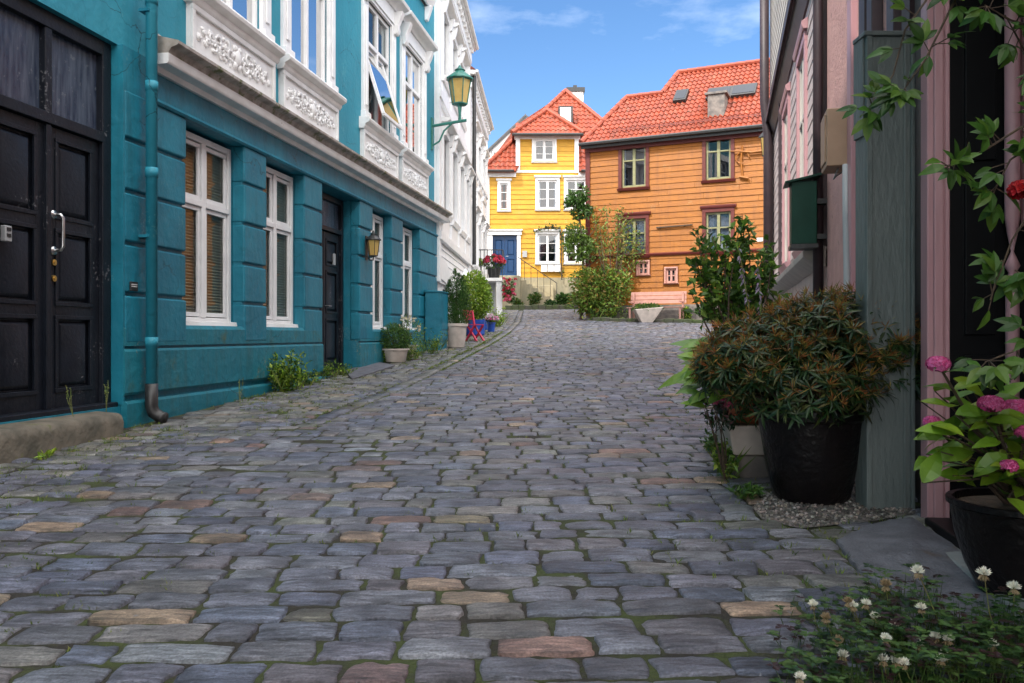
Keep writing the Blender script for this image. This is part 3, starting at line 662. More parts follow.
# cornice
cp = [(-.06, 2.50), (.03, 2.50), (.05, 2.55), (.16, 2.56), (.175, 2.58), (.175, 2.66), (-.06, 2.66)]
MB(F).prism(cp, 7.2, 18.5, 0).build('cornice', 'white_dirty', H, bevel=.004)
MB(F).prism([(-.06, 2.662), (.165, 2.662), (.18, 2.69), (.20, 2.715), (.255, 2.73), (.27, 2.745), (.27, 2.775), (.05, 2.83), (.02, 2.87), (-.06, 2.89)], 7.21, 18.49, 0).build('cornice_capping', 'cornice_top', H)
# upper windows with panel, sill, pilasters, hood
def scrollwork(mb, a0, a1, z0, z1, o):
    r_ = random.Random(int(a0*100)); cx = (a0+a1)/2; cz = (z0+z1)/2; hw = (a1-a0)/2-.08; hh = (z1-z0)/2-.05
    mb.blob((cx, o, cz), (.09, .05, .11), 8, 6)
    for k in range(6): 
        a = k*math.pi/3; mb.blob((cx+.10*math.cos(a), o, cz+.11*math.sin(a)), (.045, .04, .045), 7, 5)
    for sgn in (-1, 1):
        for k in range(9):
            c = cx+sgn*(hw*(.22+.095*k)); zz = cz+(hh*.28 if k % 2 else -hh*.28); r0 = hh*(.62-.06*k)
            pts = []
            for i in range(20):
                t = i/19; a = sgn*(k % 2*2-1)*(t*5.4)+r_.uniform(-.1, .1)*0+k; rr = r0*(1-.8*t); pts.append((c+rr*math.cos(a), o+.008+.012*t, zz+rr*math.sin(a)))
            mb.tube(pts, [.020-.008*i/19 for i in range(20)], 5)
            for _ in range(9):
                a = r_.uniform(0, 6.28); mb.blob((c+r0*1.0*math.cos(a), o, max(z0+.03, min(z1-.03, zz+r0*math.sin(a)))), (.035*r_.uniform(.6, 1.2), .022, .026), 6, 4)
def upper_window(a0, a1, z0, z1, k, openw=False):
    pa, pb_ = a0-.30, a1+.30
    pm = MB(F); q = UB
    pm.box(pa, pb_, q-.005, q+.05, 2.9, 3.42)
    t = .06
    pm.box(pa, pb_, q+.05, q+.08, 2.9, 2.9+t).box(pa, pb_, q+.05, q+.08, 3.42-t, 3.42).box(pa, pa+t, q+.05, q+.079, 2.9+t, 3.42-t).box(pb_-t, pb_, q+.05, q+.079, 2.9+t, 3.42-t)
    pn = pm.build('sill_panel', 'white_dirty', H, bevel=.006)
    sm = MB(F); scrollwork(sm, pa+t, pb_-t, 2.9+t, 3.42-t, q+.05); sm.build('scrollwork', 'white', pn, smooth=True)
    fr_ = window(H, F, a0, a1, z0, z1, q-.02, 'white', 'glass_mirror' if openw is False else 'glass', 2, ((.66, .07),), .07, curtain=('curtain', .12) if openw else None, back=.35, depth=.06)
    s_ = MB(F).prism([(q, 3.42), (q+.08, 3.42), (q+.11, 3.46), (q+.11, 3.49), (q+.18, 3.53), (q+.19, 3.57), (q+.17, 3.60), (q-.12, 3.63), (q-.14, 3.44)], pa-.05, pb_+.05, 0)
    s_.build('sill', 'white_dirty', fr_, bevel=.004)
    c = MB(F)
    for x0, x1 in ((pa+.06, a0), (a1, pb_-.06)):
        c.box(x0, x1, q-.10, q+.05, 3.6, z1+.05).box(x0+.07, x1-.07, q+.05, q+.07, 3.85, z1-.2)
        c.box(x0-.02, x1+.02, q-.01, q+.09, 3.6, 3.74)
    c.box(a0, a1, q-.10, q+.045, z1, z1+.1)
    c.box(pa+.06, pb_-.06, q-.01, q+.07, z1+.05, z1+.30)
    c.prism([(q, z1+.30), (q+.1, z1+.30), (q+.14, z1+.36), (q+.26, z1+.40), (q+.28, z1+.46), (q+.24, z1+.48), (q, z1+.56)], pa-.08, pb_+.08, 0)
    c.build('casing', 'white', fr_, bevel=.008)
    for x in (pa+.14, pb_-.14):
        co = MB(F); co.prism([(q+.05, z1-.12), (q+.10, z1-.12), (q+.14, z1-.04), (q+.12, z1+.06), (q+.17, z1+.16), (q+.22, z1+.30), (q+.05, z1+.30)], x-.08, x+.08, 0)
        co.build('bracket', 'white', fr_, bevel=.012)
    return fr_
for k, (a0, a1, z0, z1) in enumerate(up_ops): 
    fw_ = upper_window(a0, a1, z0, z1, k, k == 2)
    if k == 2:      # the sash tilted out
        sa, sb, zt, zb, out_ = a0+.06, (a0+a1)/2+.42, 4.93, 3.75, .34
        sash = MB(F)
        def bar(p, q, th=.035): sash.tube([p, q], th, 4)
        q = UB-.1
        pa_, pb2, pc, pd = (sa, q+.02, zt), (sb, q+.02, zt), (sb, q+out_+.05, zb), (sa, q+out_+.05, zb)
        for u_, v_ in ((pa_, pb2), (pb2, pc), (pc, pd), (pd, pa_)): bar(u_, v_)
        so = sash.build('open_sash', 'white', fw_); so['label'] = 'window sash tilted open to the street'
        MB(F).hexa([pa_, pb2, pc, pd], [(p[0], p[1]+.008, p[2]) for p in (pa_, pb2, pc, pd)]).build('sash_pane', 'glass_mirror', fw_)
for k, (a0, a1, z0, z1) in enumerate(up2):
    f2 = window(H, F, a0, a1, z0, z1, UB-.12, 'white', 'glass_sky', 2, ((.7, .06),), .07, casing=(.3, .16), curtain=('curtain', .3))
    MB(F).prism([(UB, 7.05), (UB+.1, 7.05), (UB+.18, 7.16), (UB+.2, 7.25), (UB, 7.30)], a0-.45, a1+.45, 0).build('sill', 'white', f2, bevel=.006)
    for x in (a0-.3, a1+.3): co = MB(F); co.prism([(UB, 6.75), (UB+.06, 6.75), (UB+.09, 6.85), (UB+.16, 7.05), (UB, 7.05)], x-.07, x+.07, 0); co.build('bracket', 'white', f2, bevel=.01)
MB(F).prism([(-.06, 12.5), (.1, 12.5), (.45, 12.65), (.5, 12.8), (-.06, 12.85)], -13, 18.2, 0).build('eaves', 'white', H)
MB(F).prism([(.45, 12.85), (-4.2, 15.8), (-8.4, 12.85)], -13, 18.2, 0).build('roof', 'tile', H)  # unseen ridge raised with the wall to deepen the street shade
# ground floor windows
for k, (a0, a1, z0, z1) in enumerate([lo_ops[1], lo_ops[2], lo_ops[4], lo_ops[5]]):
    wn = window(H, F, a0+.005, a1-.005, z0+.02, HEAD-.04, -.165, 'white', 'glass', 2, ((.64, .065),), .07, back=.5, mull=.085, depth=.07)
    MB(F).prism([(-.165, .06), (-.06, .06), (-.055, .085), (-.09, .10), (-.10, .145), (-.165, .15)], a0, a1+.0, 0).build('sill', 'white_dirty', wn, bevel=.003)
    sl_ = MB(F)   # inner sashes
    fw2 = .045; x0, x1, mid = a0+.09, a1-.09, (a0+a1)/2
    for u0, u1 in ((x0, mid-.05), (mid+.05, x1)):
        for v0, v1 in ((.20, z0+.02+(HEAD-.04-z0-.02)*.64-.037), (z0+.02+(HEAD-.04-z0-.02)*.64+.037, HEAD-.125)):
            sl_.box(u0, u1, -.205, -.178, v0, v0+fw2).box(u0, u1, -.205, -.178, v1-fw2, v1).box(u0, u0+fw2, -.205, -.179, v0+fw2, v1-fw2).box(u1-fw2, u1, -.205, -.179, v0+fw2, v1-fw2)
    sl_.build('sash', 'white', wn, bevel=.005)
    bl = MB(F); z = .18; top = 1.30+.25*(k % 2)
    if k == 0: top = 1.55
    while z < 2.1:
        if True: bl.hexa([(a0+.012, -.255, z+.014), (a1-.012, -.255, z+.014), (a1-.012, -.237, z), (a0+.012, -.237, z)], [(a0+.012, -.255, z+.017), (a1-.012, -.255, z+.017), (a1-.012, -.237, z+.003), (a0+.012, -.237, z+.003)])
        z += .034
    bl.box(a0+.012, a1-.012, -.27, -.262, .15, 2.1)
    bl.build('blind', 'blind' if k == 0 else 'blind_grey', wn)
# double door
DB = -.15
d = MB(F)
d.box(5.22, 5.34, DB-.06, DB+.03, -.635, 2.60).box(6.66, 6.775, DB-.06, DB+.03, -.62, 2.60).box(5.34, 6.66, DB-.06, DB+.028, 2.47, 2.60)
d.box(5.34, 6.66, DB-.06, DB+.035, 1.70, 1.79).box(5.96, 6.04, DB-.06, DB+.02, 1.79, 2.47)
dd = d.build('double_door', 'door', H, bevel=.006)
for x0, x1 in ((5.34, 5.96), (6.04, 6.66)):
    MB(F).box(x0, x1, DB-.045, DB-.035, 1.79, 2.47).build('transom_pane', 'glass_dirty', dd)
cu = MB(F)
for x0, x1 in ((5.36, 5.46), (5.6, 5.72), (6.06, 6.15), (6.27, 6.33), (6.42, 6.6)): cu.box(x0, x1, DB-.16, DB-.15, 1.8, 2.46)
cu.build('transom_lattice', 'curtain', dd)
MB(F).box(5.3, 6.7, DB-.40, DB-.38, 1.6, 2.6).build('interior', 'darkint', dd)
def panelled(mb, x0, x1, z0, z1, b, panels, th=.05):
    xs_ = (x0, x1); 
    px0, px1 = x0+.10, x1-.10
    zs = [z0]
    for a, c in panels: zs += [a, c]
    zs += [z1]
    mb.box(x0, px0, b-th, b, z0, z1).box(px1, x1, b-th, b, z0, z1)
    for i in range(0, len(zs), 2): mb.box(px0, px1, b-th, b-.001, zs[i], zs[i+1])
    for a, c in panels:
        mb.box(px0, px1, b-th, b-.03, a, c)
        m_ = .022   # moulding frame then raised field
        mb.box(px0-.012, px1+.012, b-.012, b+.012, a-.012, a+m_).box(px0-.012, px1+.012, b-.012, b+.012, c-m_, c+.012).box(px0-.012, px0+m_, b-.012, b+.011, a+m_, c-m_).box(px1-m_, px1+.012, b-.012, b+.011, a+m_, c-m_)
        mb.hexa([(px0+.035, b-.03, a+.035), (px1-.035, b-.03, a+.035), (px1-.035, b-.03, c-.035), (px0+.035, b-.03, c-.035)], [(px0+.07, b-.006, a+.07), (px1-.07, b-.006, a+.07), (px1-.07, b-.006, c-.07), (px0+.07, b-.006, c-.07)])
PN = [(-.46, .15), (.25, .86), (.96, 1.60)]
for x0, x1, nm in ((5.345, 5.985, 0), (6.015, 6.655, 1)):
    lf = MB(F); panelled(lf, x0, x1, -.60, 1.695, DB-.01, PN); lf.build('door_leaf', 'door', dd, bevel=.004)
MB(F).box(5.225, 6.775, -.25, -.05, -.75, -.598).build('threshold', 'door', dd, bevel=.01)
MB(F).box(5.975, 6.03, DB-.02, DB+.022, -.60, 1.695).build('meeting_stile', 'door', dd, bevel=.006)
hd = MB(F); x = 6.07; hd.tube([(x, DB+.0, .98), (x, DB+.075, .975), (x+.012, DB+.085, .95), (x+.012, DB+.085, .72), (x, DB+.075, .69), (x, DB, .685)], .013, 8)
for z in (.98, .685): hd.tube([(x, DB-.01, z), (x, DB+.016, z)], .034, 14)
hd.build('handle', 'steel', dd, smooth=True)
for z in (.59, .46):
    lk = MB(F); lk.tube([(6.075, DB-.01, z), (6.075, DB+.014, z)], .026, 14); lk.tube([(6.075, DB+.013, z), (6.075, DB+.02, z)], .012, 10); lk.build('lock', 'brass', dd)
lb = MB(F); lb.box(5.51, 5.58, DB, DB+.045, .70, .82); lbb = lb.build('key_safe', 'grey_plastic', dd, bevel=.008)
MB(F).box(5.525, 5.565, DB+.045, DB+.05, .735, .76).box(5.525, 5.565, DB+.045, DB+.05, .78, .805).build('key_safe_dial', 'iron', lbb)
# doorstep
ds = MB(F); ds.prism([(-.2, -1.3), (.20, -1.3), (.22, -.74), (.20, -.685), (.17, -.665), (-.2, -.64)], 4.75, 6.47, 0)
ds.build('doorstep', 'step', H, bevel=.02)
# reveal plaster edges of the door opening + plate
MB(F).box(6.86, 6.975, .0, .012, .40, .485).build('number_plate', 'iron', H, bevel=.004)
mk = MB(F)
for i, zz in enumerate((.455, .437)):
    for j in range(5): mk.box(6.875+.018*j, 6.885+.018*j, .0125, .0135, zz, zz+.009)
mk.build('plate_lettering', 'white', H)
# single door
d = MB(F); DB2 = -.30
d.box(11.44, 11.52, DB2-.06, DB2+.03, -.62, 2.19).box(12.9, 12.98, DB2-.06, DB2+.03, -.62, 2.19).box(11.52, 12.9, DB2-.06, DB2+.03, 2.1, 2.19).box(11.52, 12.9, DB2-.06, DB2+.035, 1.62, 1.69)
d2 = d.build('front_door', 'door', H, bevel=.006)
lf = MB(F); panelled(lf, 11.55, 12.2, -.60, 1.61, DB2-.01, [(-.42, .25), (.35, 1.0), (1.1, 1.5)]); panelled(lf, 12.22, 12.88, -.60, 1.61, DB2-.01, [(-.42, .25), (.35, 1.0), (1.1, 1.5)]); lf.build('door_leaf', 'door', d2, bevel=.004)
MB(F).box(11.52, 12.9, DB2-.04, DB2-.03, 1.69, 2.1).build('transom_pane', 'glass_dirty', d2)
MB(F).box(11.4, 13, -.56, -.54, -.7, 2.2).build('interior', 'darkint', d2)
MB(F).box(12.60, 12.70, DB2-.01, DB2+.004, 1.12, 1.30).build('notice', 'grey_plastic', d2)
MB(F).tube([(12.27, DB2, .45), (12.27, DB2+.05, .45), (12.38, DB2+.055, .45)], .012, 6).build('handle', 'steel', d2)
MB(F).prism([(-.5, -1.2), (.1, -1.2), (.1, -.64), (-.5, -.625)], 11.42, 13.0, 0).build('doorstep', 'slab', H, bevel=.01)
# downpipe
dp = MB(F); px_ = 7.07
dp.tube([(px_, .085, 12.5), (px_, .085, -.50)], .052, 16)
for z in (3.15, 1.55, -.02, 2.35): dp.tube([(px_, .085, z), (px_, .085, z-.09)], .058, 16)
pipe = dp.build('downpipe', 'teal_up', H, smooth=False)
bpy.data.objects[pipe.name].data.polygons.foreach_set('use_smooth', [True]*len(pipe.data.polygons))
e = MB(F); e.tube([(px_, .085, -.45), (px_, .085, -.66), (px_+.01, .10, -.72), (px_+.03, .16, -.765), (px_+.03, .20, -.775)], .058, 14); e.build('pipe_shoe', 'iron', pipe, smooth=True)
cl = MB(F)
for z in (2.98, .9): cl.box(px_-.075, px_+.075, -.0, .10, z, z+.025)
cl.build('pipe_clamp', 'teal', pipe)

# utility cabinet
F = TF
cb = thing('utility_cabinet', F(17.3, .2, -.27), 'teal metal utility cabinet against the end pier of the teal house', 'cabinet')
q = MB(F); q.box(17.0, 17.6, .02, .37, -.12, .90); q.build('body', 'teal', cb, bevel=.012)
q = MB(F); q.prism([(.0, .90), (.39, .90), (.39, .925), (.0, .955)], 16.98, 17.62, 0); q.build('lid', 'teal', cb, bevel=.006)
q = MB(F); q.box(17.03, 17.57, .04, .355, -.42, -.12); q.build('base', 'teal_low', cb)
q = MB(F); q.box(17.04, 17.56, .37, .382, .12, .86).box(17.04, 17.56, .37, .382, -.08, .08); q.build('door', 'teal', cb, bevel=.004)

# wall lantern at the single door
def lantern(name, F, a, b, z, h, w, label, green=False, n=6, top=None):
    """bracket from the wall at (a, 0), lantern hanging/standing at distance b"""
    t = thing(name, F(a, 0, z), label, 'lamp'); fmn = 'lampgreen' if green else 'iron'
    gl = MB(F); fr_ = MB(F); cap = MB(F)
    r0, r1 = w*.33, w*.5
    pb0 = [(a+r0*math.cos(i*2*math.pi/n+.5), b+r0*math.sin(i*2*math.pi/n+.5), z) for i in range(n)]
    pt0 = [(a+r1*math.cos(i*2*math.pi/n+.5), b+r1*math.sin(i*2*math.pi/n+.5), z+h*.62) for i in range(n)]
    gl._add([tuple(Vector((a, b, p[2]))+(Vector(p)-Vector((a, b, p[2])))*.94) for p in pb0+pt0], [(i, (i+1) % n, n+(i+1) % n, n+i) for i in range(n)])
    for p, q_ in zip(pb0, pt0): fr_.tube([p, q_], w*.026, 5)
    for ring in (pb0, pt0): fr_.tube(ring+[ring[0], ring[1]], w*.035, 5)
    fr_.lathe((a, b, z), [(.01, -.05*h), (r0*.5, -.04*h), (r0*1.02, 0), (r0*.9, .02*h)], n)
    cap.lathe((a, b, z+h*.62), [(r1*.9, -.005), (r1*1.22, .0), (r1*1.2, .03*h), (r1*.75, .14*h), (r1*.42, .20*h), (r1*.40, .235*h), (r1*.5, .245*h), (r1*.2, .30*h), (.012, .38*h)], 12 if n > 4 else 4)
    gl.build('glass', 'lampglass', t, fix=False); fr_.build('cage', fmn, t); cap.build('cap', fmn, t)
    return t
t = lantern('wall_lantern', TF, 13.3, .13, 1.32, .42, .22, 'small black wall lantern with amber glass beside the single dark door')
q = MB(TF); q.box(13.26, 13.34, .0, .02, 1.25, 1.65); q.tube([(13.3, .01, 1.35), (13.3, .06, 1.25), (13.3, .13, 1.25), (13.3, .13, 1.31)], .012, 6); q.build('bracket', 'iron', t)
LA = 17.85
t = lantern('street_lantern', TF, LA, .58, 5.08, .86, .50, 'green street lantern with amber panes on the corner of the teal house', True)
q = MB(TF); q.tube([(LA, -.05, 4.62), (LA, .73, 4.72)], .032, 6); q.tube([(LA, .58, 4.7), (LA, .58, 4.86), (LA, .58, 5.06)], [.04, .03, .05], 8)
for s_ in (-1, 1): q.tube([(LA+s_*.03, .58, 4.75), (LA+s_*.09, .58, 4.9), (LA+s_*.08, .58, 5.06)], .014, 5)
q.tube([(LA, -.05, 4.18), (LA, .12, 4.28), (LA, .22, 4.5), (LA, .4, 4.66)], .02, 6); q.box(LA-.06, LA+.06, -.06, -.03, 4.1, 4.8); q.build('bracket', 'lampgreen', t)

# ================================================================ WHITE HOUSES
F = WF
def white_house(a0, a1, eave, label, wins, jetty, floor, k):
    H = thing('white_house', F((a0+a1)/2, 0, -.1), label, 'house')
    ops = [(x0, x1, z0, z1) for x0, x1, z0, z1 in wins]
    mb = MB(F); wall_cells(mb, a0, a1, floor, eave, -.5, -.02, ops); mb.build('wall', 'boards_white', H)
    MB(F).box(a0, a1-.01, -7, -.51, -1.5, eave).build('core', 'boards_white', H)
    if k == 0:
        cb = MB(F); clapboards(cb, a0+.12, a1-.12, floor, 2.1, -.01, .16, []); cb.build('clapboards', 'boards_white', H)
        cv = MB(F)
        pts = [(a0+.15, 1.3), (a0+1.2, 1.25), (a0+2.6, .95), (a0+4.2, .85), (a0+5.5, .8)]
        for (s0, z0), (s1, z1) in zip(pts[:-1], pts[1:]): cv.hexa([(s0, -.02, z0), (s1, -.02, z1), (s1, -.02, z1+.5), (s0, -.02, z0+.5)], [(s0, .05, z0), (s1, .05, z1), (s1, .05, z1+.5), (s0, .05, z0+.5)])
        cv.build('curved_fascia', 'white', H)
    lw = MB(F)
    lops = [(a0+1.3, a0+2.3, -.6, 1.1), (a0+3.2, a0+4.4, -.8, 1.2)] if k == 0 else [(a0+4.2, a0+5.6, -.6, 1.3)]
    wall_cells(lw, a0, a1, -1.5, floor, -.5, -.05, lops); lw.build('ground_floor_wall', 'white', H)
    for lo_ in lops: window(H, F, *lo_, -.2, 'white', 'glass_sky', 2, ((.7, .06),), .08, casing=(.12, .16), back=.2)
    # corner pilasters and bands
    t = MB(F)
    for x in (a0, a1-.28): t.box(x, x+.28, -.02, .06, floor, eave-.3)
    t.box(a0+.01, a1-.01, -.02, .09, 5.35, 5.55).box(a0+.01, a1-.01, -.02, .10, 2.15, 2.35)
    t.build('pilaster', 'white', H, bevel=.01)
    for x0, x1, z0, z1 in wins:
        w_ = window(H, F, x0, x1, z0, z1, -.1, 'white', 'glass_sky', 2, ((.68, .06),), .07, casing=(.17, .17), hood=.17, curtain=('curtain', .35), back=.2)
        for x in (x0-.1, x1+.1): br = MB(F); br.prism([(.06, z1-.15), (.12, z1-.12), (.2, z1+.17), (.06, z1+.17)], x-.06, x+.06, 0); br.build('bracket', 'white', w_, bevel=.01)
        MB(F).box(x0-.17, x1+.17, -.02, .05, z0-.62, z0-.17).build('apron', 'white', w_, bevel=.01)
    # eaves with rafter ends
    OV = .22
    e = MB(F); e.box(a0-.06, a1+.06, -.1, .10, eave-.45, eave-.18).prism([(-.5, eave-.02), (OV, eave-.06), (OV+.02, eave+.05), (-.5, eave+.12)], a0-.15, a1+.1, 0)
    x = a0+.15
    while x < a1: e.box(x, x+.13, .0, OV-.04, eave-.22, eave-.05); x += .42
    e.build('eaves', 'white_dirty', H)
    gt = MB(F); gt.tube([(a0-.15, OV+.05, eave+.03), (a1+.1, OV+.05, eave+.03)], .05, 8); gt.build('gutter', 'white_dirty', H)
    MB(F).prism([(OV, eave+.08), (-3.5, eave+3.0), (-7, eave+.08)], a0-.15, a1+.1, 0).build('roof', 'tile', H)
    return H
ow = [(x, x+1.0, z0, z1) for z0, z1 in ((2.95, 4.75), (6.05, 7.6)) for x in (.75, 2.55, 4.35)]
HA = white_house(.0, 7.2, 8.9, 'white wooden townhouse with tall hooded windows next to the teal house', ow+[(6.0, 6.8, 2.95, 4.7)], 1, 1.2, 0)
ow = [(x, x+.95, z0, z1) for z0, z1 in ((2.3, 3.9), (5.1, 6.6)) for x in (8.1, 10.1, 12.1)]
HB = white_house(7.25, 14.3, 8.15, 'white clapboard house beyond, with a landing and flower pots on its corner', ow, 1, 1.6, 1)
q = MB(F); clapboards(q, 7.6, 14.0, 1.6, 7.7, -.01, .17, [(a-.2, b+.2, c-.3, d+.3) for a, b, c, d in ow]); q.build('clapboards', 'boards_white', HB)
q = MB(F); q.tube([(7.35, .16, 8.1), (7.35, .16, 2.2)], .06, 8); q.build('downpipe', 'iron', HB)
# landing with pillar on the second white house
LD = thing('door_landing', P(495, 318, 30), 'raised white landing with slim railing and one round-cornered pillar on the far white house', 'landing')
a, b = P(480, 279, 29.2), P(502.5, 279, 29.2)
q = MB(); zt = a.z; q.box(a.x-.3, b.x, 28.9, 31.6, zt-.09, zt+.02); q.build('deck', 'white_dirty', LD, bevel=.01)
pb_ = P(502, 320, 29.6); q = MB(); q.box(b.x-.22, b.x-.01, 28.98, 29.2, gh(pb_.x, 29.1)-.1, zt-.09); q.build('pillar', 'white', LD, bevel=.02)
q = MB(); q.box(a.x-.2, b.x-.26, 30.2, 30.25, gh(pb_.x, 30)-.1, zt-.09); [q.box(a.x+.12*i, a.x+.12*i+.02, 30.18, 30.2, gh(pb_.x, 30), zt-.1) for i in range(5)]; q.build('panel', 'grey_plastic', LD)
q = MB()
rt = zt+1.0
for i in range(8): x = a.x-.1+(b.x-a.x+.1)*i/7; q.tube([(x, 28.95, zt), (x, 28.95, rt)], .012, 5)
q.tube([(a.x-.1, 28.95, rt), (b.x+.02, 28.95, rt), (b.x+.02, 31.5, rt)], .02, 5); q.build('railing', 'iron', LD)
# ================================================================ YELLOW HOUSE
F = YF
k_ = 40/FPX
def yp(x, y): return ((x-512)*k_, (335-y)*k_)
HY = thing('yellow_house', (1.5, 40, EYE+1.5), 'bright yellow clapboard house with blue door, white trim and red tiled hip roof', 'house')
YW = []
for x0, x1, y0, y1 in ((537.5, 557.5, 180, 209), (566, 586, 180, 209), (537.5, 557.5, 234, 263), (566, 586, 234, 263)):
    (a0, z1), (a1, z0) = yp(x0, y0), yp(x1, y1); YW.append((a0, a1, z0, z1))
YT = (*[yp(534, 0)[0], yp(554.5, 0)[0]], yp(0, 161)[1], yp(0, 139)[1])
YS = (yp(500, 0)[0], yp(508, 0)[0], yp(0, 209.5)[1], yp(0, 183.5)[1])
DO = (yp(492.5, 0)[0], yp(517, 0)[0], yp(0, 277)[1], yp(0, 235)[1])
A0, A1, EV, BT = yp(486.5, 0)[0], 7.0, yp(0, 172)[1], yp(0, 277.5)[1]
ops = YW+[YS, DO]
q = MB(F); wall_cells(q, A0, A1, BT, EV, -.3, -.02, ops); q.box(A0+.01, A1-.01, -8, -.31, 1.2, EV); q.build('wall', 'yellow', HY)
D0, D1, DT = yp(516.5, 0)[0], yp(578, 0)[0], yp(0, 138.5)[1]
q = MB(F); clapboards(q, A0+.1, A1, BT, EV-.02, 0, .235, [(a-.1, b+.1, c-.08, d+.1) for a, b, c, d in ops], .03); q.build('clapboards', 'yellow', HY)
fd = MB(F); wall_cells(fd, D0, D1, EV, DT, -.3, -.02, [YT]); fd.box(D0, D1, -3.5, -.31, EV, DT)
gable = fd.build('dormer_wall', 'yellow', HY)
q = MB(F); clapboards(q, D0+.1, D1-.1, EV+.06, DT, 0.0, .235, [(YT[0]-.1, YT[1]+.1, YT[2]-.08, YT[3]+.1)], .03)
q.build('clapboards', 'yellow', gable)
q = MB(F); q.box(A0-.02, A0+.14, -.05, .07, BT, EV).box(D0-.03, D0+.17, -.05, .075, EV-.05, DT).box(D1-.17, D1+.03, -.05, .075, EV-.05, DT)
q.box(D0-.03, D0+.06, -3, -.05, EV, DT).box(D1-.06, D1+.03, -3, -.05, EV, DT)
q.box(D0+.02, D1-.02, -.04, .06, EV-.03, EV+.07).box(D0-.1, D1+.1, -.1, .10, DT-.04, DT+.12)
q.box(A0-.1, D0-.02, -.05, .12, EV-.25, EV-.04).box(D1+.02, A1, -.05, .12, EV-.25, EV-.04); q.build('trim', 'white', HY)
for a0, a1, z0, z1 in YW: window(HY, F, a0, a1, z0, z1, -.02, 'white', 'glass_sky', 2, ((.35, .025), (.68, .025)), .09, casing=(.10, .08), hood=.10, curtain=('curtain', .16), mull=.1)
window(HY, F, *YT, -.02, 'white', 'glass_sky', 2, ((.33, .025), (.66, .025)), .10, casing=(.10, .08), mull=.12)
window(HY, F, *YS, -.02, 'white', 'glass', 1, ((.33, .03), (.66, .03)), .06, casing=(.12, .08), hood=.08, curtain=('terracotta', .35))
q = MB(F); c = .17; q.box(DO[0]-c, DO[0], -.1, .07, DO[2], DO[3]).box(DO[1], DO[1]+c, -.1, .07, DO[2], DO[3]).box(DO[0]-c-.05, DO[1]+c+.05, -.1, .11, DO[3], DO[3]+.2); q.box(DO[0]-c-.1, DO[1]+c+.1, -.1, .18, DO[3]+.2, DO[3]+.26)
dcas = q.build('door_casing', 'white', HY)
q = MB(F); panelled(q, DO[0]+.01, (DO[0]+DO[1])/2-.005, DO[2]+.02, DO[3]-.02, -.08, [(DO[2]+.2, DO[2]+.9), (DO[2]+1.05, DO[3]-.2)]); panelled(q, (DO[0]+DO[1])/2+.005, DO[1]-.01, DO[2]+.02, DO[3]-.02, -.08, [(DO[2]+.2, DO[2]+.9), (DO[2]+1.05, DO[3]-.2)])
dl = q.build('door', 'bluedoor', HY)
MB(F).tube([((DO[0]+DO[1])/2+.07, -.06, DO[2]+1), ((DO[0]+DO[1])/2+.07, -.0, DO[2]+1), ((DO[0]+DO[1])/2+.17, -.0, DO[2]+1)], .015, 5).build('handle', 'steel', dl)
q = MB(F); q.box(DO[1]+.26, DO[1]+.48, .02, .12, DO[2]+.95, DO[2]+1.25); q.build('door_phone', 'grey_plastic', HY)
q = MB(F); q.box(A0-.0, A1, -.3, .02, .8, BT); q.build('foundation', 'concrete', HY)
# roofs
ez, ey = EV+EYE-.02, 39.62
pk = Vector((2.85, 44.2, EYE+12.95)); el = Vector((A0-.22, ey, ez)); er = Vector((7.15, ey, ez))
ea = Vector((1, 0, 0)); mid = Vector((pk.x, ey, ez)); eb = (pk-mid).normalized(); Lr = (pk-mid).length
hw = pk.x-el.x
dl0, dl1 = D0-.02-el.x, D1+.02-el.x
tb = (DT-EV+.1)/eb.z
pantiles(HY, el, ea, eb, [(0, 0), (dl0, 0), (dl0, tb+1.5), (dl1, tb+1.5), (dl1, 0), (er.x-el.x, 0), (hw, Lr)], .24, .36)
back = Vector((pk.x, 49, ez))
q = MB(); q.poly([tuple(el), tuple(pk), (el.x, 48.8, ez)]); q.poly([tuple(er), tuple(pk), (er.x, 48.8, ez)]); q.poly([tuple(pk), (el.x, 48.8, ez), (er.x, 48.8, ez)]); q.build('roof_side', 'tile', HY)
ridge(HY, [el+Vector((0, 0, .08)), pk+Vector((0, 0, .08)), er+Vector((0, 0, .08))], .11)
de, dz_ = 39.55, EYE+DT+.10; al, ar = D0-.22, D1+.22; ap = Vector((1.72, 41.0, EYE+11.05)); ab = Vector((1.72, 43.0, EYE+11.05))
o_ = Vector((al, de, dz_)); m_ = Vector((ap.x, de, dz_)); eb2 = (ap-m_).normalized()
pantiles(HY, o_, ea, eb2, [(0, 0), (ar-al, 0), (ap.x-al, (ap-m_).length)], .24, .36, 'dormer_roof')
for sx, ex in ((al, -1), (ar, 1)):
    ls = (Vector((ap.x, 0, ap.z))-Vector((sx, 0, dz_))).normalized()
    q = MB(); q.poly([(sx, de, dz_), tuple(ap), tuple(ab), (sx, 43, dz_)]); q.build('dormer_roof_side', 'tile', HY)
ridge(HY, [o_+Vector((0, 0, .08)), ap+Vector((0, 0, .08)), Vector((ar, de, dz_+.08))], .11)
ridge(HY, [ap+Vector((0, 0, .06)), ab+Vector((0, 0, .06))], .10)
q = MB(); q.tube([(al, de-.05, dz_-.02), (ar, de-.05, dz_-.02)], .07, 6); q.tube([(A0-.25, ey-.05, ez-.0), (al+.1, ey-.05, ez)], .06, 6); q.tube([(ar-.1, ey-.05, ez), (6, ey-.05, ez)], .06, 6); q.build('gutter', 'iron', HY)
q = MB(F); q.tube([(A0-.1, .1, EV-.1), (A0-.1, .1, 1.6)], .05, 6); q.build('downpipe', 'grey_plastic', HY)
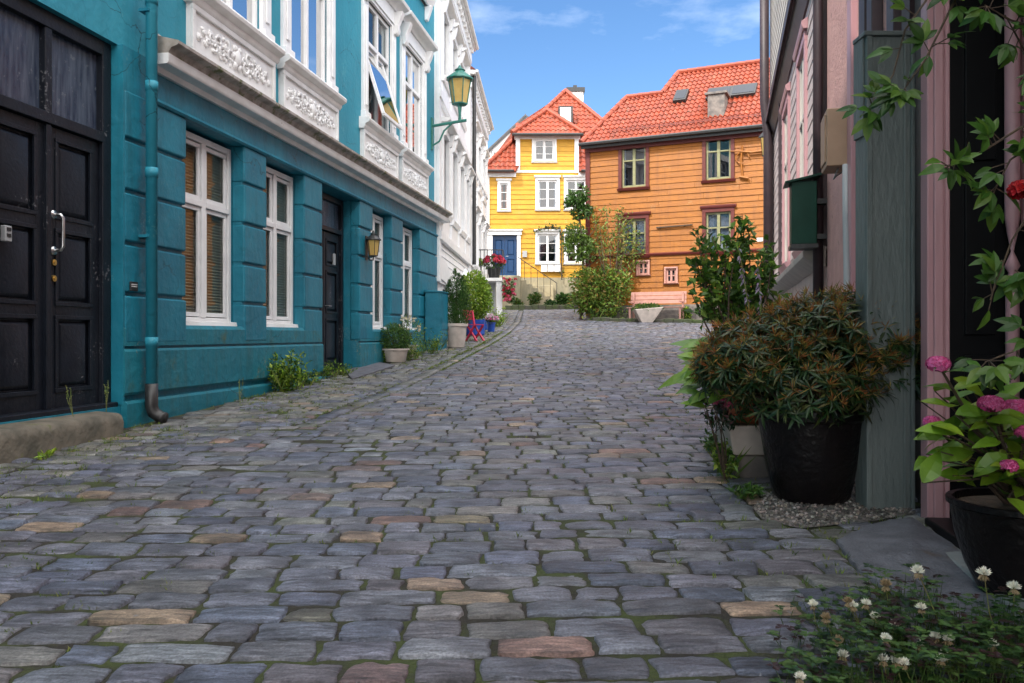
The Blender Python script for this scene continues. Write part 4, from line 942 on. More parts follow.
# roof hatch and chimney
hp = P(565.5, 115, 42.1)
q = MB(); q.box(hp.x-.36, hp.x+.36, hp.y-.15, hp.y+.6, hp.z-.55, hp.z+.42); rw = q.build('roof_window', 'iron', HY)
MB().box(hp.x-.28, hp.x+.26, hp.y-.162, hp.y-.15, hp.z-.42, hp.z+.34).build('pane', 'white', rw)
cp_ = P(575, 92, 45.5)
q = MB(); q.box(cp_.x-.42, cp_.x+.42, 45.1, 45.9, EYE+11, cp_.z-.1); ch = q.build('chimney', 'white', HY); q = MB(); q.box(cp_.x-.5, cp_.x+.5, 45.0, 46, cp_.z-.1, cp_.z+.12).box(cp_.x-.1, cp_.x+.1, 45.4, 45.6, cp_.z+.12, cp_.z+.35); q.build('chimney_cap', 'iron', ch)
# terrace wall, steps, railing, mailboxes, lantern
TW = thing('retaining_wall', (0, 39, EYE+1.4), 'stained concrete retaining wall with steps below the blue door', 'wall')
q = MB(F); q.box(A0-.3, yp(520, 0)[0], .05, 1.5, .8, BT-.01); q.box(yp(527, 0)[0], yp(553, 0)[0], .05, .5, .8, yp(0, 286)[1]); q.build('wall', 'concrete', TW, bevel=.02)
q = MB(F); sx0 = yp(520, 0)[0]; n_ = 6
for i in range(n_):
    q.box(sx0+i*.28, sx0+i*.28+.28, .35, 1.3, .8, BT-.01-(i+1)*.19)
q.build('steps', 'concrete', TW, bevel=.01)
RL = thing('hand_railing', F(sx0, 1.3, BT-.2), 'black iron stair railing beside the blue door', 'railing')
q = MB(F); q.tube([(sx0-.1, 1.32, BT), (sx0-.1, 1.32, BT+.85), (sx0+1.7, 1.32, BT-.35), (sx0+1.7, 1.32, BT-1.2)], .02, 5); q.build('rail', 'iron', RL)
q = MB(F)
for i in range(1, 6): x = sx0-.1+i*.3; q.tube([(x, 1.32, BT-.2*i+.02), (x, 1.32, BT+.85-.2*i)], .012, 5)
q.build('baluster', 'iron', RL)
for i in range(3):
    (a0, z1), (a1, z0) = yp(541+i*6.6, 264.5), yp(547+i*6.6, 272)
    mb_ = thing('mailbox', F((a0+a1)/2, .1, z0), ['white mailbox leftmost in the row of three on the yellow wall', 'white mailbox in the middle of the row of three on the yellow wall', 'white mailbox rightmost in the row of three on the yellow wall'][i], 'mailbox', 'mailboxes on the yellow house')
    q = MB(F); q.box(a0, a1, .03, .18, z0, z1); b_ = q.build('body', 'white', mb_, bevel=.01); q = MB(F); q.prism([(.02, z1), (.21, z1), (.2, z1+.03), (.02, z1+.05)], a0-.01, a1+.01, 0); q.build('lid', 'grey_plastic', mb_)

# far white gable house behind
HG = thing('gabled_house', (-1, 50, EYE+3), 'white gabled house glimpsed behind the yellow house', 'house')
g0 = P(478, 165, 52); g1 = P(526, 118, 52)
q = MB(); q.hexa([(g0.x-1, 52, EYE+2), (g0.x+7, 52, EYE+2), (g0.x+7, 58, EYE+2), (g0.x-1, 58, EYE+2)], [(g0.x-1, 52, g0.z-.8), (g0.x+7, 52, g0.z-.8), (g0.x+7, 58, g0.z-.8), (g0.x-1, 58, g0.z-.8)])
q.prism([(g0.x-1, g0.z-.8), (g1.x, g1.z), (g0.x+7, g0.z-.8)], 52, 58, 1); q.build('wall', 'boards_white', HG)
q = MB(); q.tube([(g0.x-1.2, 51.9, g0.z-.9), (g1.x, 51.9, g1.z+.1)], .10, 4); q.tube([(g0.x+7.2, 51.9, g0.z-.9), (g1.x, 51.9, g1.z+.1)], .10, 4)
s0 = Vector((g0.x-1.2, 0, g0.z-.85)); s1 = Vector((g1.x, 0, g1.z+.12)); q.hexa([(s0.x, 51.8, s0.z), (s0.x, 58, s0.z), (s1.x, 58, s1.z), (s1.x, 51.8, s1.z)], [(s0.x, 51.8, s0.z+.12), (s0.x, 58, s0.z+.12), (s1.x, 58, s1.z+.12), (s1.x, 51.8, s1.z+.12)])
q.build('roof', 'slate', HG)
wv = P(500, 156, 52); window(HG, frame(0, 52, 1, 0, 0, -1), wv.x-.5, wv.x+.5, wv.z-EYE-.5, wv.z-EYE+.3, .06, 'white', 'glass_sky', 2, (), .08, back=.05)

# ================================================================ ORANGE HOUSE
F = OF
def op(x, y):
    dx = (x-512)/FPX; a = (30*dx-2.71)/(.9075+.42*dx); return a, (335-y)/FPX*(30-.42*a)
HO = thing('orange_house', F(3.5, 0, .6), 'ochre orange clapboard house with oxblood trim and large red tiled roof', 'house')
EVo = 6.85; ZB = 1.05; A1 = 9.5
OWp = [(622, 646, 144, 187), (706, 731, 134, 179), (622, 646, 219, 255), (706, 731, 212, 251)]
OW = []
for x0, x1, y0, y1 in OWp:
    a0, zt_ = op((x0+x1)/2, y0); _, zb_ = op((x0+x1)/2, y1); OW.append((op(x0, 0)[0], op(x1, 0)[0], zb_, zt_))
SW = []
for x0, x1, y0, y1 in ((638, 648.5, 262, 275), (666, 676.5, 268.5, 283)):
    a0, zt_ = op(x0, y0); _, zb_ = op(x0, y1); SW.append((a0, op(x1, 0)[0], zb_, zt_))
ops = OW+SW
q = MB(F); wall_cells(q, 0, A1, ZB, EVo, -.3, -.02, ops); q.box(.01, A1, -5, -.31, 0, EVo); q.build('wall', 'orange', HO)
q = MB(F); clapboards(q, .08, A1, ZB, EVo-.25, 0, .20, [(a-.1, b+.1, c-.1, d+.1) for a, b, c, d in ops], .028); q.build('clapboards', 'orange', HO)
q = MB(F); q.box(-.04, .13, -.1, .06, ZB, EVo-.2).box(-.04, A1, -.05, .10, EVo-.28, EVo-.02)
bz = op(600, 258)[1]; q.prism([(0, bz), (.07, bz), (.10, bz+.06), (.0, bz+.12)], 0, A1, 0); q.build('trim', 'redtrim', HO)
q = MB(F); q.box(.0, A1, -.3, .04, -.6, ZB); q.build('foundation', 'chimstone', HO)
for i, (a0, a1, z0, z1) in enumerate(OW): window(HO, F, a0, a1, z0, z1, -.02, 'olive', 'glass_sky', 2, ((.62, .05) if i < 2 else (.6, .05), ), .07, casing=(.12, .09), cm='redtrim', hood=.06, curtain=('curtain', .42 if i > 1 else .12), mull=.10)
for a0, a1, z0, z1 in SW: window(HO, F, a0, a1, z0, z1, -.01, 'pinkbench', 'glass', 2, ((.5, .04),), .07, casing=(.05, .07), cm='pinkbench', mull=.07)
# roof: front slope
ev0 = Vector(F(-.12, .30, EVo)); eaO = Vector((.9075, -.42, 0)); out_ = Vector((-.42, -.9075, 0)); pt = rad(42)
ebO = (-out_*math.cos(pt)+Vector((0, 0, math.sin(pt)))).normalized(); enO = eaO.cross(ebO).normalized()
def hitr(px, py):
    d = Vector(((px-512)/FPX, 1, (335-py)/FPX)); o0 = Vector((0, 0, EYE)); t = (ev0-o0).dot(enO)/d.dot(enO); p = o0+d*t
    return ((p-ev0).dot(eaO), (p-ev0).dot(ebO))
pr = [hitr(*p) for p in ((627, 98), (662, 95), (678.5, 73.4), (767, 62.5))]
r1, r2 = pr[0], pr[1]; yb = (r1[1]+r2[1])/2; yt = (pr[2][1]+pr[3][1])/2
poly = [(0, 0), (r1[0], yb), (r2[0], yb), (pr[2][0], yt), (11, yt), (11, 0)]
print('orange roof', poly)
pantiles(HO, ev0, eaO, ebO, poly, .17, .30)
W3 = lambda a, b: ev0+eaO*a+ebO*b
inn = -out_
q = MB(); p1, p2, p3, p4 = W3(*poly[1]), W3(*poly[2]), W3(*poly[3]), W3(*poly[4]); dn = Vector((0, 0, 1))
e0 = ev0
q.poly([tuple(e0), tuple(p1), tuple(e0+inn*4.5)]); q.poly([tuple(p1), tuple(p2), tuple(p2+inn*3-dn*2.6), tuple(e0+inn*4.5)])
q.poly([tuple(p2), tuple(p3), tuple(p3+inn*5.5-dn*4.9), tuple(p2+inn*3-dn*2.6)]); q.poly([tuple(p3), tuple(p4), tuple(p4+inn*5.5-dn*4.9), tuple(p3+inn*5.5-dn*4.9)]); q.build('roof_side', 'tile', HO)
up = Vector((0, 0, .06)); ridge(HO, [e0+up, p1+up, p2+up, p3+up, p4+up], .095)
q = MB(); q.tube([tuple(ev0-eaO*.05-Vector((0, 0, .03))+out_*.07), tuple(W3(11, 0)+out_*.07-Vector((0, 0, .03)))], .065, 6)
q.hexa([tuple(ev0-dn*.18), tuple(W3(11, 0)-dn*.18), tuple(W3(11, 0)-dn*.18+inn*.04), tuple(ev0-dn*.18+inn*.04)], [tuple(ev0-dn*.02), tuple(W3(11, 0)-dn*.02), tuple(W3(11, 0)-dn*.02+inn*.04), tuple(ev0-dn*.02+inn*.04)])
q.build('gutter', 'iron', HO)
q = MB()
for b in (.42, .52): q.tube([tuple(W3(.9, b)+enO*.16), tuple(W3(9, b)+enO*.16)], .012, 4)
a = 1.0
while a < 9: q.tube([tuple(W3(a, .4)+enO*.02), tuple(W3(a, .5)+enO*.18)], .012, 4); a += .6
q.build('snow_guard', 'redtrim', HO)
def skyl(x0, x1, y0, y1, panes, nm='roof_window', dk=True):
    c = [hitr(*p) for p in ((x0, y1), (x1, y1), (x1, y0), (x0, y0))]; a0, a1 = (c[0][0]+c[3][0])/2, (c[1][0]+c[2][0])/2; b0, b1 = c[0][1], c[2][1]
    q = MB(); g = lambda a, b, h: tuple(W3(a, b)+enO*h)
    q.hexa([g(a0, b0, 0), g(a1, b0, 0), g(a1, b1, 0), g(a0, b1, 0)], [g(a0, b0, .15), g(a1, b0, .15), g(a1, b1, .15), g(a0, b1, .15)]); s_ = q.build(nm, 'iron', HO)
    for i in range(panes):
        u0 = a0+(a1-a0)*i/panes+.05; u1 = a0+(a1-a0)*(i+1)/panes-.05; q = MB()
        q.hexa([g(u0, b0+.1, .15), g(u1, b0+.1, .15), g(u1, b1-.1, .15), g(u0, b1-.1, .15)], [g(u0, b0+.1, .16), g(u1, b0+.1, .16), g(u1, b1-.1, .16), g(u0, b1-.1, .16)]); q.build('pane', 'darkglass', s_)
M['darkglass'] = mat('dark_roof_glass', (.03, .035, .045), .25, spec=.15)
skyl(675.5, 687.5, 92.5, 104, 1, dk=True); skyl(708.5, 756, 86.5, 102, 2)
c0, c1 = hitr(707.5, 118), hitr(724, 118)
b0_ = W3(c0[0], c0[1]); b1_ = W3(c1[0], c0[1]); chz = P(715, 95, b0_.y).z
q = MB(); fl = lambda p, z: (p.x, p.y, z)
q.hexa([fl(b0_, b0_.z-.6), fl(b1_, b0_.z-.6), fl(b1_+inn*.6, b0_.z-.6), fl(b0_+inn*.6, b0_.z-.6)], [fl(b0_, chz), fl(b1_, chz), fl(b1_+inn*.6, chz), fl(b0_+inn*.6, chz)])
ch = q.build('chimney', 'chimstone', HO, bevel=.02)
cc = (b0_+b1_)/2+inn*.3; q = MB(); cf = lambda a, b, c: tuple(cc+eaO*a+inn*b+Vector((0, 0, c+chz-cc.z))); q.hexa([cf(-.38, -.36, 0), cf(.38, -.36, 0), cf(.38, .36, 0), cf(-.38, .36, 0)], [cf(-.38, -.36, .08), cf(.38, -.36, .08), cf(.38, .36, .08), cf(-.38, .36, .08)]); q.build('chimney_cap', 'chimstone', ch, bevel=.01)
# wrought bracket sign + long bar on the wall, number plate
F = OF
SB = thing('wrought_bracket', F(op(743, 150)[0], .05, 5.9), 'ochre wrought iron scroll bracket high on the orange wall', 'bracket')
q = MB(F); a_, z_ = op(746, 155); 
q.tube([(a_-.5, .12, z_+.15), (a_-.2, .12, z_+.12), (a_+.2, .12, z_+.05), (a_+.8, .12, z_+.08)], [.02, .03, .045, .05], 6)
q.tube([(a_-.1, .10, z_+.3), (a_-.15, .10, z_-.2), (a_-.1, .10, z_-.75)], .03, 6); q.tube([(a_-.2, .10, z_-.72), (a_+.1, .10, z_-.80)], .05, 6)
q.tube([(a_-.1+.22*math.cos(t*.7), .1, z_-.1+.2*math.sin(t*.7)) for t in range(8)], .025, 5); q.build('bracket', 'orange', SB)
BR = thing('wall_pole', F(op(675, 226)[0], .05, 2.5), 'thin wooden pole hung along the orange wall between the lower windows', 'pole')
q = MB(F); a_, z_ = op(657, 228); b_, z2 = op(693, 225); q.tube([(a_, .08, z_), (b_, .08, z2)], .03, 6); q.box(a_+.1, a_+.14, 0, .08, z_-.04, z_+.02).box(b_-.3, b_-.26, 0, .08, z2-.04, z2+.02); q.build('pole', 'bark', BR)
a_, z_ = op(760, 240); NP = tag(MB(F).box(a_-.1, a_+.1, .03, .05, z_-.05, z_+.07).build('number_plate', 'white'), 'small white number plate near the right end of the orange wall', 'plate')

# ================================================================ PINK CLAPBOARD HOUSE (right, further)
F = PF
HP = thing('pink_clapboard_house', F(12, 0, -.5), 'pink and mauve wooden house with jettied cream clapboard storey on the right', 'house')
def pz(x): return 855/(x-723)/.9692
wn = [(pz(800.5), pz(807), 1.15, 3.35), (pz(786.5), pz(791.5), 1.15, 3.35)]
wn = [(10.55, 11.5, 1.15, 3.6), (13.2, 14.3, 1.15, 3.6)]
q = MB(F); wall_cells(q, 8.75, 17.5, .86, 4.2, -.4, -.03, wn); q.build('wall', 'mauveboards', HP)
q = MB(F); clapboards(q, 8.8, 17.3, .95, 4.15, -.01, .17, [(a-.12, b+.12, c-.1, d+.12) for a, b, c, d in wn], .013); q.build('clapboards', 'mauveboards', HP)
MB(F).box(5.62, 17.5, -6, -.42, -1.6, 8).build('core', 'mauveboards', HP)
q = MB(F); q.box(8.75, 17.5, -.4, .02, -1.8, .70); q.build('base_wall', 'mauveboards', HP)
q = MB(F)
for z in (.08, .36): q.prism([(.02, z), (.04, z), (.045, z+.03), (.02, z+.05)], 8.75, 17.5, 0)
q.prism([(-.02, .70), (.06, .70), (.20, .80), (.21, .86), (-.02, .93)], 8.72, 17.55, 0); q.build('water_table', 'creamboards', HP, bevel=.006)
for k, (a0, a1, z0, z1) in enumerate(wn):
    w_ = window(HP, F, a0, a1, z0, z1, .0, 'creamboards', 'glass_sky', 2, ((.66, .06),), .08, casing=(.12, .035), cm='pinkpost', hood=.04, curtain=('curtain', .3), back=.2)
MB(F).box(8.72, 8.95, -.03, .06, .9, 4.2).build('corner_board', 'darkpurple', HP, bevel=.006); MB(F).box(15.0, 15.12, -.03, .05, .9, 4.2).build('corner_board', 'darkpurple', HP, bevel=.006)
# jetty
q = MB(F); clapboards(q, 8.8, 17.5, 4.45, 8, .05, .17, [], .014); q.box(8.8, 17.5, -.4, .04, 4.45, 8); q.build('jetty', 'creamboards', HP)
q = MB(F); q.prism([(-.02, 4.12), (.12, 4.26), (.17, 4.22), (.18, 4.30), (.12, 4.45), (-.02, 4.45)], 8.8, 17.5, 0); q.build('jetty_fascia', 'darkpurple', HP, bevel=.01)
MB(F).prism([(-.02, 4.0), (.02, 4.0), (.11, 4.25), (-.02, 4.11)], 8.8, 17.4, 0).build('jetty_soffit', 'darkpurple', HP)
# stucco pier
q = MB(F); q.box(5.62, 8.45, -.42, .0, -1.6, 8); q.build('stucco_pier', 'pinkwall', HP)
q = MB(F); q.box(6.55, 6.75, -.01, .05, -1.2, 8); q.build('corner_strip', 'pinkpost', HP, bevel=.01)
q = MB(F); q.tube([(8.6, .07, 8), (8.6, .07, -.9)], .05, 10); q.build('downpipe', 'darkpurple', HP, smooth=True)
q = MB(F); q.tube([(17.15, .19, 8), (17.15, .19, 4.7), (17.15, .12, 4.0), (17.15, .12, -.5)], .09, 10); q.build('downpipe', 'darkpurple', HP, smooth=True)
q = MB(F); q.box(17.5, 17.7, -.3, .06, -1, 8); q.build('corner_post', 'darkpurple', HP, bevel=.01)
F = PF
TB = thing('meter_box', F(6.95, .1, 1.3), 'tan metal box mounted on the pink stucco pier', 'box')
q = MB(F); q.box(6.75, 7.1, .0, .20, 1.34, 1.80); q.build('body', 'tan', TB, bevel=.01); q = MB(F); q.box(6.79, 7.06, .20, .212, 1.38, 1.76); q.build('door', 'tan', TB, bevel=.004)
q = MB(F); q.tube([(6.72, .06, 1.34), (6.70, .06, .9), (6.55, .07, .2), (6.35, .08, -.9)], .028, 8); q.tube([(6.85, .1, 1.34), (6.9, .13, 1.26), (6.98, .1, 1.30), (7.02, .04, 1.34)], .006, 5); q.build('conduit', 'grey_plastic', TB, smooth=True)
GB = thing('mailbox', F(8.3, .2, .9), 'dark green metal mailbox with sloped lid on the pink house', 'mailbox')
q = MB(F); q.box(8.4, 8.67, .10, .34, .90, 1.52); q.build('body', 'boxgreen', GB, bevel=.008)
q = MB(F); q.prism([(.06, 1.57), (.06, 1.59), (.40, 1.52), (.40, 1.50)], 8.36, 8.71, 0); q.build('lid', 'boxgreen', GB)
q = MB(F); q.box(8.39, 8.68, .09, .35, .86, .90).box(8.45, 8.63, .0, .10, .95, 1.0).box(8.45, 8.63, .0, .10, 1.3, 1.35); q.build('bracket', 'iron', GB)
t = lantern('wall_lantern', PF, 17.9, .12, 3.75, .62, .26, 'black wall lantern at the far corner of the pink house', n=4)
q = MB(PF); q.tube([(17.7, .0, 4.35), (17.9, .12, 4.45), (17.9, .12, 4.35)], .02, 5); q.build('bracket', 'iron', t)

# ================================================================ NEAR RIGHT HOUSE
F = NF
HN = thing('dark_entrance_house', F(4, 0, -.95), 'house at the right edge with pink door post and black panelled entrance', 'house')
q = MB(F); q.box(4.72, 5.62, -.4, -.02, -1.6, 6); q.box(4.2, 4.72, -.4, -.04, -1.6, 4); q.box(-9, 2.0, -.4, .0, -1.8, 6); q.box(2.0, 4.72, -.6, .0, 2.3, 6); q.build('wall', 'pinkwall', HN)
MB(F).box(-9, 5.62, -6, -.62, -1.8, 8).build('core', 'darkpurple', HN)
q = MB(F); q.box(5.2, 5.32, -.02, .05, -.9, 6).box(4.78, 4.92, -.02, .04, -.9, 6); q.box(5.45, 5.6, -.02, .03, -.9, 6); q.build('corner_strip', 'darkpurple', HN, bevel=.006)
q = MB(F)
q.box(4.10, 4.20, -.03, .072, -.93, 4); q.box(4.08, 4.10, .0, .045, -.93, 4).box(4.085, 4.10, -.03, -.008, -.93, 4)
q.build('door_post', 'pinkpost', HN, bevel=.008)
# black panelled reveal that faces the camera
q = MB(F); q.box(4.11, 4.7, -.6, -.032, -1.2, 2.4); 
for z0, z1 in ((-.75, -.1), (.0, .75), (.85, 1.6)):
    q.box(4.09, 4.11, -.24, -.10, z0, z1); 
q.build('reveal', 'blackgloss', HN, bevel=.004)
q = MB(F); q.box(1.9, 4.08, -.55, -.45, -.9, 2.3)
DN = q.build('door', 'blackgloss', HN)
q = MB(F)
for x0, x1 in ((2.5, 3.1), (3.2, 3.8)):
    for z0, z1 in ((-.7, .1), (.2, 1.3)): q.box(x0, x1, -.45, -.43, z0, z1)
q.build('door_panel', 'blackgloss', DN, bevel=.01)
# turned half column and frame strips
q = MB(F); prof = [(.030, -1.0), (.030, .20), (.034, .24), (.018, .27), (.018, .30), (.034, .33), (.022, .36), (.006, .40), (.022, .48), (.032, .56), (.034, .62), (.034, 2.3)]
q.lathe((4.05, -.295, 0), prof, 12); q.build('turned_column', 'pinkpost', HN, smooth=True)
q = MB(F); q.box(3.99, 4.06, -.375, -.335, .52, 2.3).box(3.99, 4.06, -.43, -.39, .58, 2.3); q.build('fanlight_frame', 'pinkpost', HN, bevel=.004)
q = MB(F); q.box(1.8, 4.06, -.45, .10, -1.3, -.885); q.build('threshold', 'blackgloss', HN, bevel=.012)
q = MB(F); q.box(1.6, 4.62, .0, .20, -1.4, -.925); q.build('doorstep', 'stepgrey', HN, bevel=.02)
# boxed grey green pilaster
BX = thing('boxed_pilaster', (1.99, 4.4, EYE-.93), 'grey green boarded narrow casing standing between the pink wall and the entrance', 'casing')
x0, x1, y0, y1, z0, z1 = 1.86, 2.11, 4.36, 4.50, EYE-1.0, EYE+1.57
q = MB(); q.box(x0, x1, y0, y1, z0, z1); q.build('body', 'greyboard', BX, bevel=.006)
q = MB(); q.box(x0, x0+.03, y0-.012, y0, z0, z1).box(x1-.055, x1-.04, y0-.012, y0, z0, z1).box(x1-.02, x1, y0-.02, y0, z0, z1); q.box(x0-.01, x0, y0+.02, y1, EYE+1.05, z1).build('batten', 'greyboard', BX, bevel=.004)
q = MB(); q.box(x0-.015, x1+.015, y0-.015, y1, z1, z1+.025); q.build('cap', 'greyboard', BX, bevel=.005)
MB().box(x1+.002, x1+.03, y0+.05, y1, z0, z1+.4).build('backing', 'darkpurple', BX)
# ================================================================ PLANTS
DKG = [(.016, .042, .012), (.022, .058, .016), (.03, .07, .02), (.02, .05, .03)]
MDG = [(.045, .11, .018), (.06, .14, .022), (.04, .09, .02), (.08, .16, .03)]
YLG = [(.20, .32, .03), (.26, .38, .04), (.15, .26, .025), (.32, .40, .06)]
def rdir():
    while True:
        v = Vector((R(-1, 1), R(-1, 1), R(-1, 1)))
        if .1 < v.length < 1: return v.normalized()
def canopy(mb, blobs, n, ln, wd, tones, up=.4, hi=False, shell=.55, droop=.25, gaps=.0, gs=3):
    tot = sum(b[2] for b in blobs)
    for c, r, w_ in blobs:
        for _ in range(int(n*w_/tot)):
            d = rdir(); q = shell+(1-shell)*random.random()**.6
            p = Vector((c[0]+d.x*r[0]*q, c[1]+d.y*r[1]*q, c[2]+d.z*r[2]*q))
            if gaps and noise.noise(p*gs) < gaps-.35: continue
            q2 = 1+.25*noise.noise(p*2.1+Vector((5, 1, 2))); p = Vector(c)+(p-Vector(c))*q2
            dd = (d+rdir()*.9+Vector((0, 0, up*.6))).normalized()
            nn = (Vector((0, 0, 1))*up+d*.6+rdir()*.6).normalized()
            k = R(.7, 1.25); mb.leaf(p, dd, nn, ln*k, wd*k, jt(random.choice(tones), .22), .3, droop, hi)
    return mb
def blades(mb, p, n, h, spread, tones, w=.006):
    for _ in range(n):
        a = R(0, 6.28); q = Vector((p.x+R(-1, 1)*spread, p.y+R(-1, 1)*spread, p.z)); ln = h*R(.5, 1.2)
        d = Vector((math.cos(a)*R(.1, .6), math.sin(a)*R(.1, .6), 1)).normalized()
        mb.leaf(q, d, Vector((math.cos(a), math.sin(a), .2)), ln, w*R(.7, 1.3), jt(random.choice(tones), .2), .2, -.25)
def sticks(mb, base, tips, r=.012, bend=.15, n=5):
    for t in tips:
        base_, t_ = Vector(base), Vector(t); pts = []
        b_ = rdir()*bend*(t_-base_).length
        for i in range(n): u = i/(n-1); pts.append(base_.lerp(t_, u)+b_*math.sin(u*math.pi)*.6)
        mb.tube(pts, [r*(1-.75*i/(n-1)) for i in range(n)], 5)
def potmesh(root, c, prof, m, soil_r, soil_z, name='pot'):
    mb = MB(); inner = [(max(r-.02, .02), z) for r, z in reversed(prof)][:2]
    mb.lathe(c, prof+[(prof[-1][0]-.022, prof[-1][1]), (prof[-1][0]-.03, prof[-1][1]-.05)], 40); o = mb.build(name, m, root, smooth=True)
    md = o.modifiers.new('es', 'EDGE_SPLIT'); md.split_angle = rad(35)
    s_ = MB(); s_.lathe((c[0], c[1], c[2]+soil_z), [(soil_r, -.02), (soil_r, 0), (soil_r*.5, .012)], 24); s_.build('soil', 'soil', root)
    return o
def flowers(mb, c, r, n, tones, s=.012, flat=.7):
    c = Vector(c)
    for _ in range(n):
        d = rdir(); d.z = abs(d.z)*1.0 if random.random() < .8 else d.z
        p = c+Vector((d.x*r, d.y*r, d.z*r*flat)); t = jt(random.choice(tones), .18)
        a = d.orthogonal().normalized(); b = d.cross(a); ph = R(0, 1.5)
        for k in range(4):
            an = ph+k*math.pi/2; e = (a*math.cos(an)+b*math.sin(an))
            mb.leaf(p, e+d*.25, d, s, s*.85, t, .1, .1)

# ---- large black pot with the dark evergreen bush
pc = Vector((2.0*.0+ (811-512)/FPX*4.62, 4.62, 0)); pc.z = gh(pc.x, pc.y-.2)
T = thing('potted_bush', pc, 'dark narrow leaved bush with rusty sprigs in the tall black pot on gravel', 'potted plant')
pot = potmesh(T, pc, [(.19, 0), (.205, .02), (.245, .2), (.275, .38), (.285, .44), (.305, .455), (.308, .50), (.295, .515)], 'blackpot', .28, .47)
st_ = MB(); leaf_ = MB(); spr = MB()
cz = pc.z+.80
blobs = [((pc.x+.02, pc.y, cz), (.50, .40, .30)), ((pc.x-.32, pc.y-.05, cz-.02), (.30, .3, .24)), ((pc.x+.34, pc.y, cz+.02), (.29, .3, .27)), ((pc.x-.08, pc.y-.15, cz-.15), (.42, .28, .25)), ((pc.x+.12, pc.y, cz+.13), (.38, .3, .22)), ((pc.x-.42, pc.y, cz-.08), (.22, .25, .18)), ((pc.x+.44, pc.y-.08, cz-.03), (.22, .22, .24))]
tips = []
for bi, (c, r) in enumerate(blobs):
    for _ in range(240 if bi < 5 else 140):
        d = rdir(); 
        if d.z < -.75: continue
        q = R(.78, 1.06); p = Vector((c[0]+d.x*r[0]*q, c[1]+d.y*r[1]*q, c[2]+d.z*r[2]*q)); tips.append((p, d))
sticks(st_, (pc.x, pc.y, pc.z+.45), [p for p, d in random.sample(tips, 70)], .012, .12)
st_.build('stem', 'bark', T)
for p, d in tips:
    ax = (d*.7+Vector((0, 0, .7))+rdir()*.35).normalized(); a = ax.orthogonal().normalized(); b = ax.cross(a); n_ = random.randint(8, 12)
    for k in range(n_):
        an = k*2.4+R(-.2, .2); e = (a*math.cos(an)+b*math.sin(an)); dd = (e+ax*R(-.25, .5)).normalized(); ln = R(.052, .092)
        tone = jt(random.choice(DKG+[(.035, .06, .02), (.06, .075, .025), (.05, .07, .02), (.11, .10, .035)]), .25)
        leaf_.leaf(p-ax*R(0, .03), dd, ax, ln, ln*.185, tone, .25, R(.1, .5), True)
    if d.z > -.35 and random.random() < .8:
        for k in range(random.randint(7, 13)):
            e = (ax*R(.5, 1)+rdir()*.7).normalized(); ln = R(.03, .08)
            spr.leaf(p, e, rdir(), ln, .006, jt(random.choice([(.36, .13, .04), (.28, .10, .035), (.36, .22, .06), (.22, .20, .05)]), .25), .1, .2)
leaf_.build('foliage', 'leaf', T, fix=False); spr.build('rusty_sprigs', 'leaf', T, fix=False)
# stones of the plinth behind + white trough + terracotta hosta
q0 = gp(745, 486); X0, Y0 = P(731, 450, 5.15).x, 5.15
zt = gh(X0, Y0)
BK = thing('stone_block', (X0+.12, Y0+.12, zt), 'rough brown stone block under the white trough', 'block')
MB().box(X0+.03, X0+.33, Y0+.03, Y0+.35, zt-.05, zt+.13).build('block', 'chimstone', BK, bevel=.025)
TR = thing('trough', (X0+.12, Y0+.12, zt+.13), 'small weathered white trough on a stone block beside the black pot', 'trough')
q = MB(); a = zt+.131; q.hexa([(X0+.02, Y0+.02, a), (X0+.40, Y0+.02, a), (X0+.40, Y0+.36, a), (X0+.02, Y0+.36, a)], [(X0-.02, Y0-.02, a+.19), (X0+.42, Y0-.02, a+.19), (X0+.42, Y0+.4, a+.19), (X0-.02, Y0+.4, a+.19)]); q.build('body', 'palepot', TR, bevel=.015)
MB().box(X0-.005, X0+.405, Y0-.005, Y0+.385, a+.188, a+.196).build('soil', 'soil', TR)
hc = Vector((X0+.16, Y0+.14, a+.197))
HS = thing('potted_hosta', hc, 'hosta with yellow green leaves and tall lilac flower stalk in a terracotta pot', 'potted plant')
potmesh(HS, hc, [(.10, 0), (.13, .02), (.155, .13), (.175, .14), (.178, .18)], 'terracotta', .15, .15)
lf = MB()
for k in range(96):
    an = R(0, 6.28) if k > 16 else R(2.2, 4.6); el = R(.1, .9); d = Vector((math.cos(an)*math.cos(el), math.sin(an)*math.cos(el), math.sin(el)))
    b0 = hc+Vector((0, 0, .22))+Vector((d.x, d.y, 0))*R(.05, .27)+Vector((0, 0, R(0, .22)))
    ln = R(.20, .30)
    if k > 36: ln = R(.12, .18); p_t = P(R(684, 724), R(345, 408), R(4.75, 5.1)); b0 = p_t+Vector((.12, .05, R(-.02, .10))); d = (p_t-b0+Vector((0, 0, .06))).normalized()
    lf.leaf(b0, d, Vector((R(-.3, .3), -.7, 1)), ln, ln*.46, jt(random.choice([(.15, .26, .03), (.20, .32, .04), (.10, .20, .025)]), .15), .12, R(.3, .8), True)
lf.build('foliage', 'leaf', HS, fix=False)
s_ = MB(); fl = MB()
for (px, py, yy) in ((738, 246, 5.35), (757, 262, 5.4)):
    tp = P(px, py, yy); pts = [hc+Vector((.02, 0, .15)), hc.lerp(tp, .5)+Vector((.05, 0, .05)), tp+Vector((.02, 0, -.1)), tp]
    s_.tube(pts, [.006, .005, .004, .003], 5)
    for k in range(26):
        u = R(.55, 1); p = pts[1].lerp(tp, (u-.5)*2); e = Vector((R(-1, 1), R(-1, 1), -1.2)).normalized()
        fl.leaf(p, e, rdir(), R(.03, .05), .014, jt((.34, .26, .36), .2), .4, .2)
s_.build('flower_stalk', 'stem', HS); fl.build('blossom', 'petal', HS, fix=False)
pf = P(716, 398, 5.0)
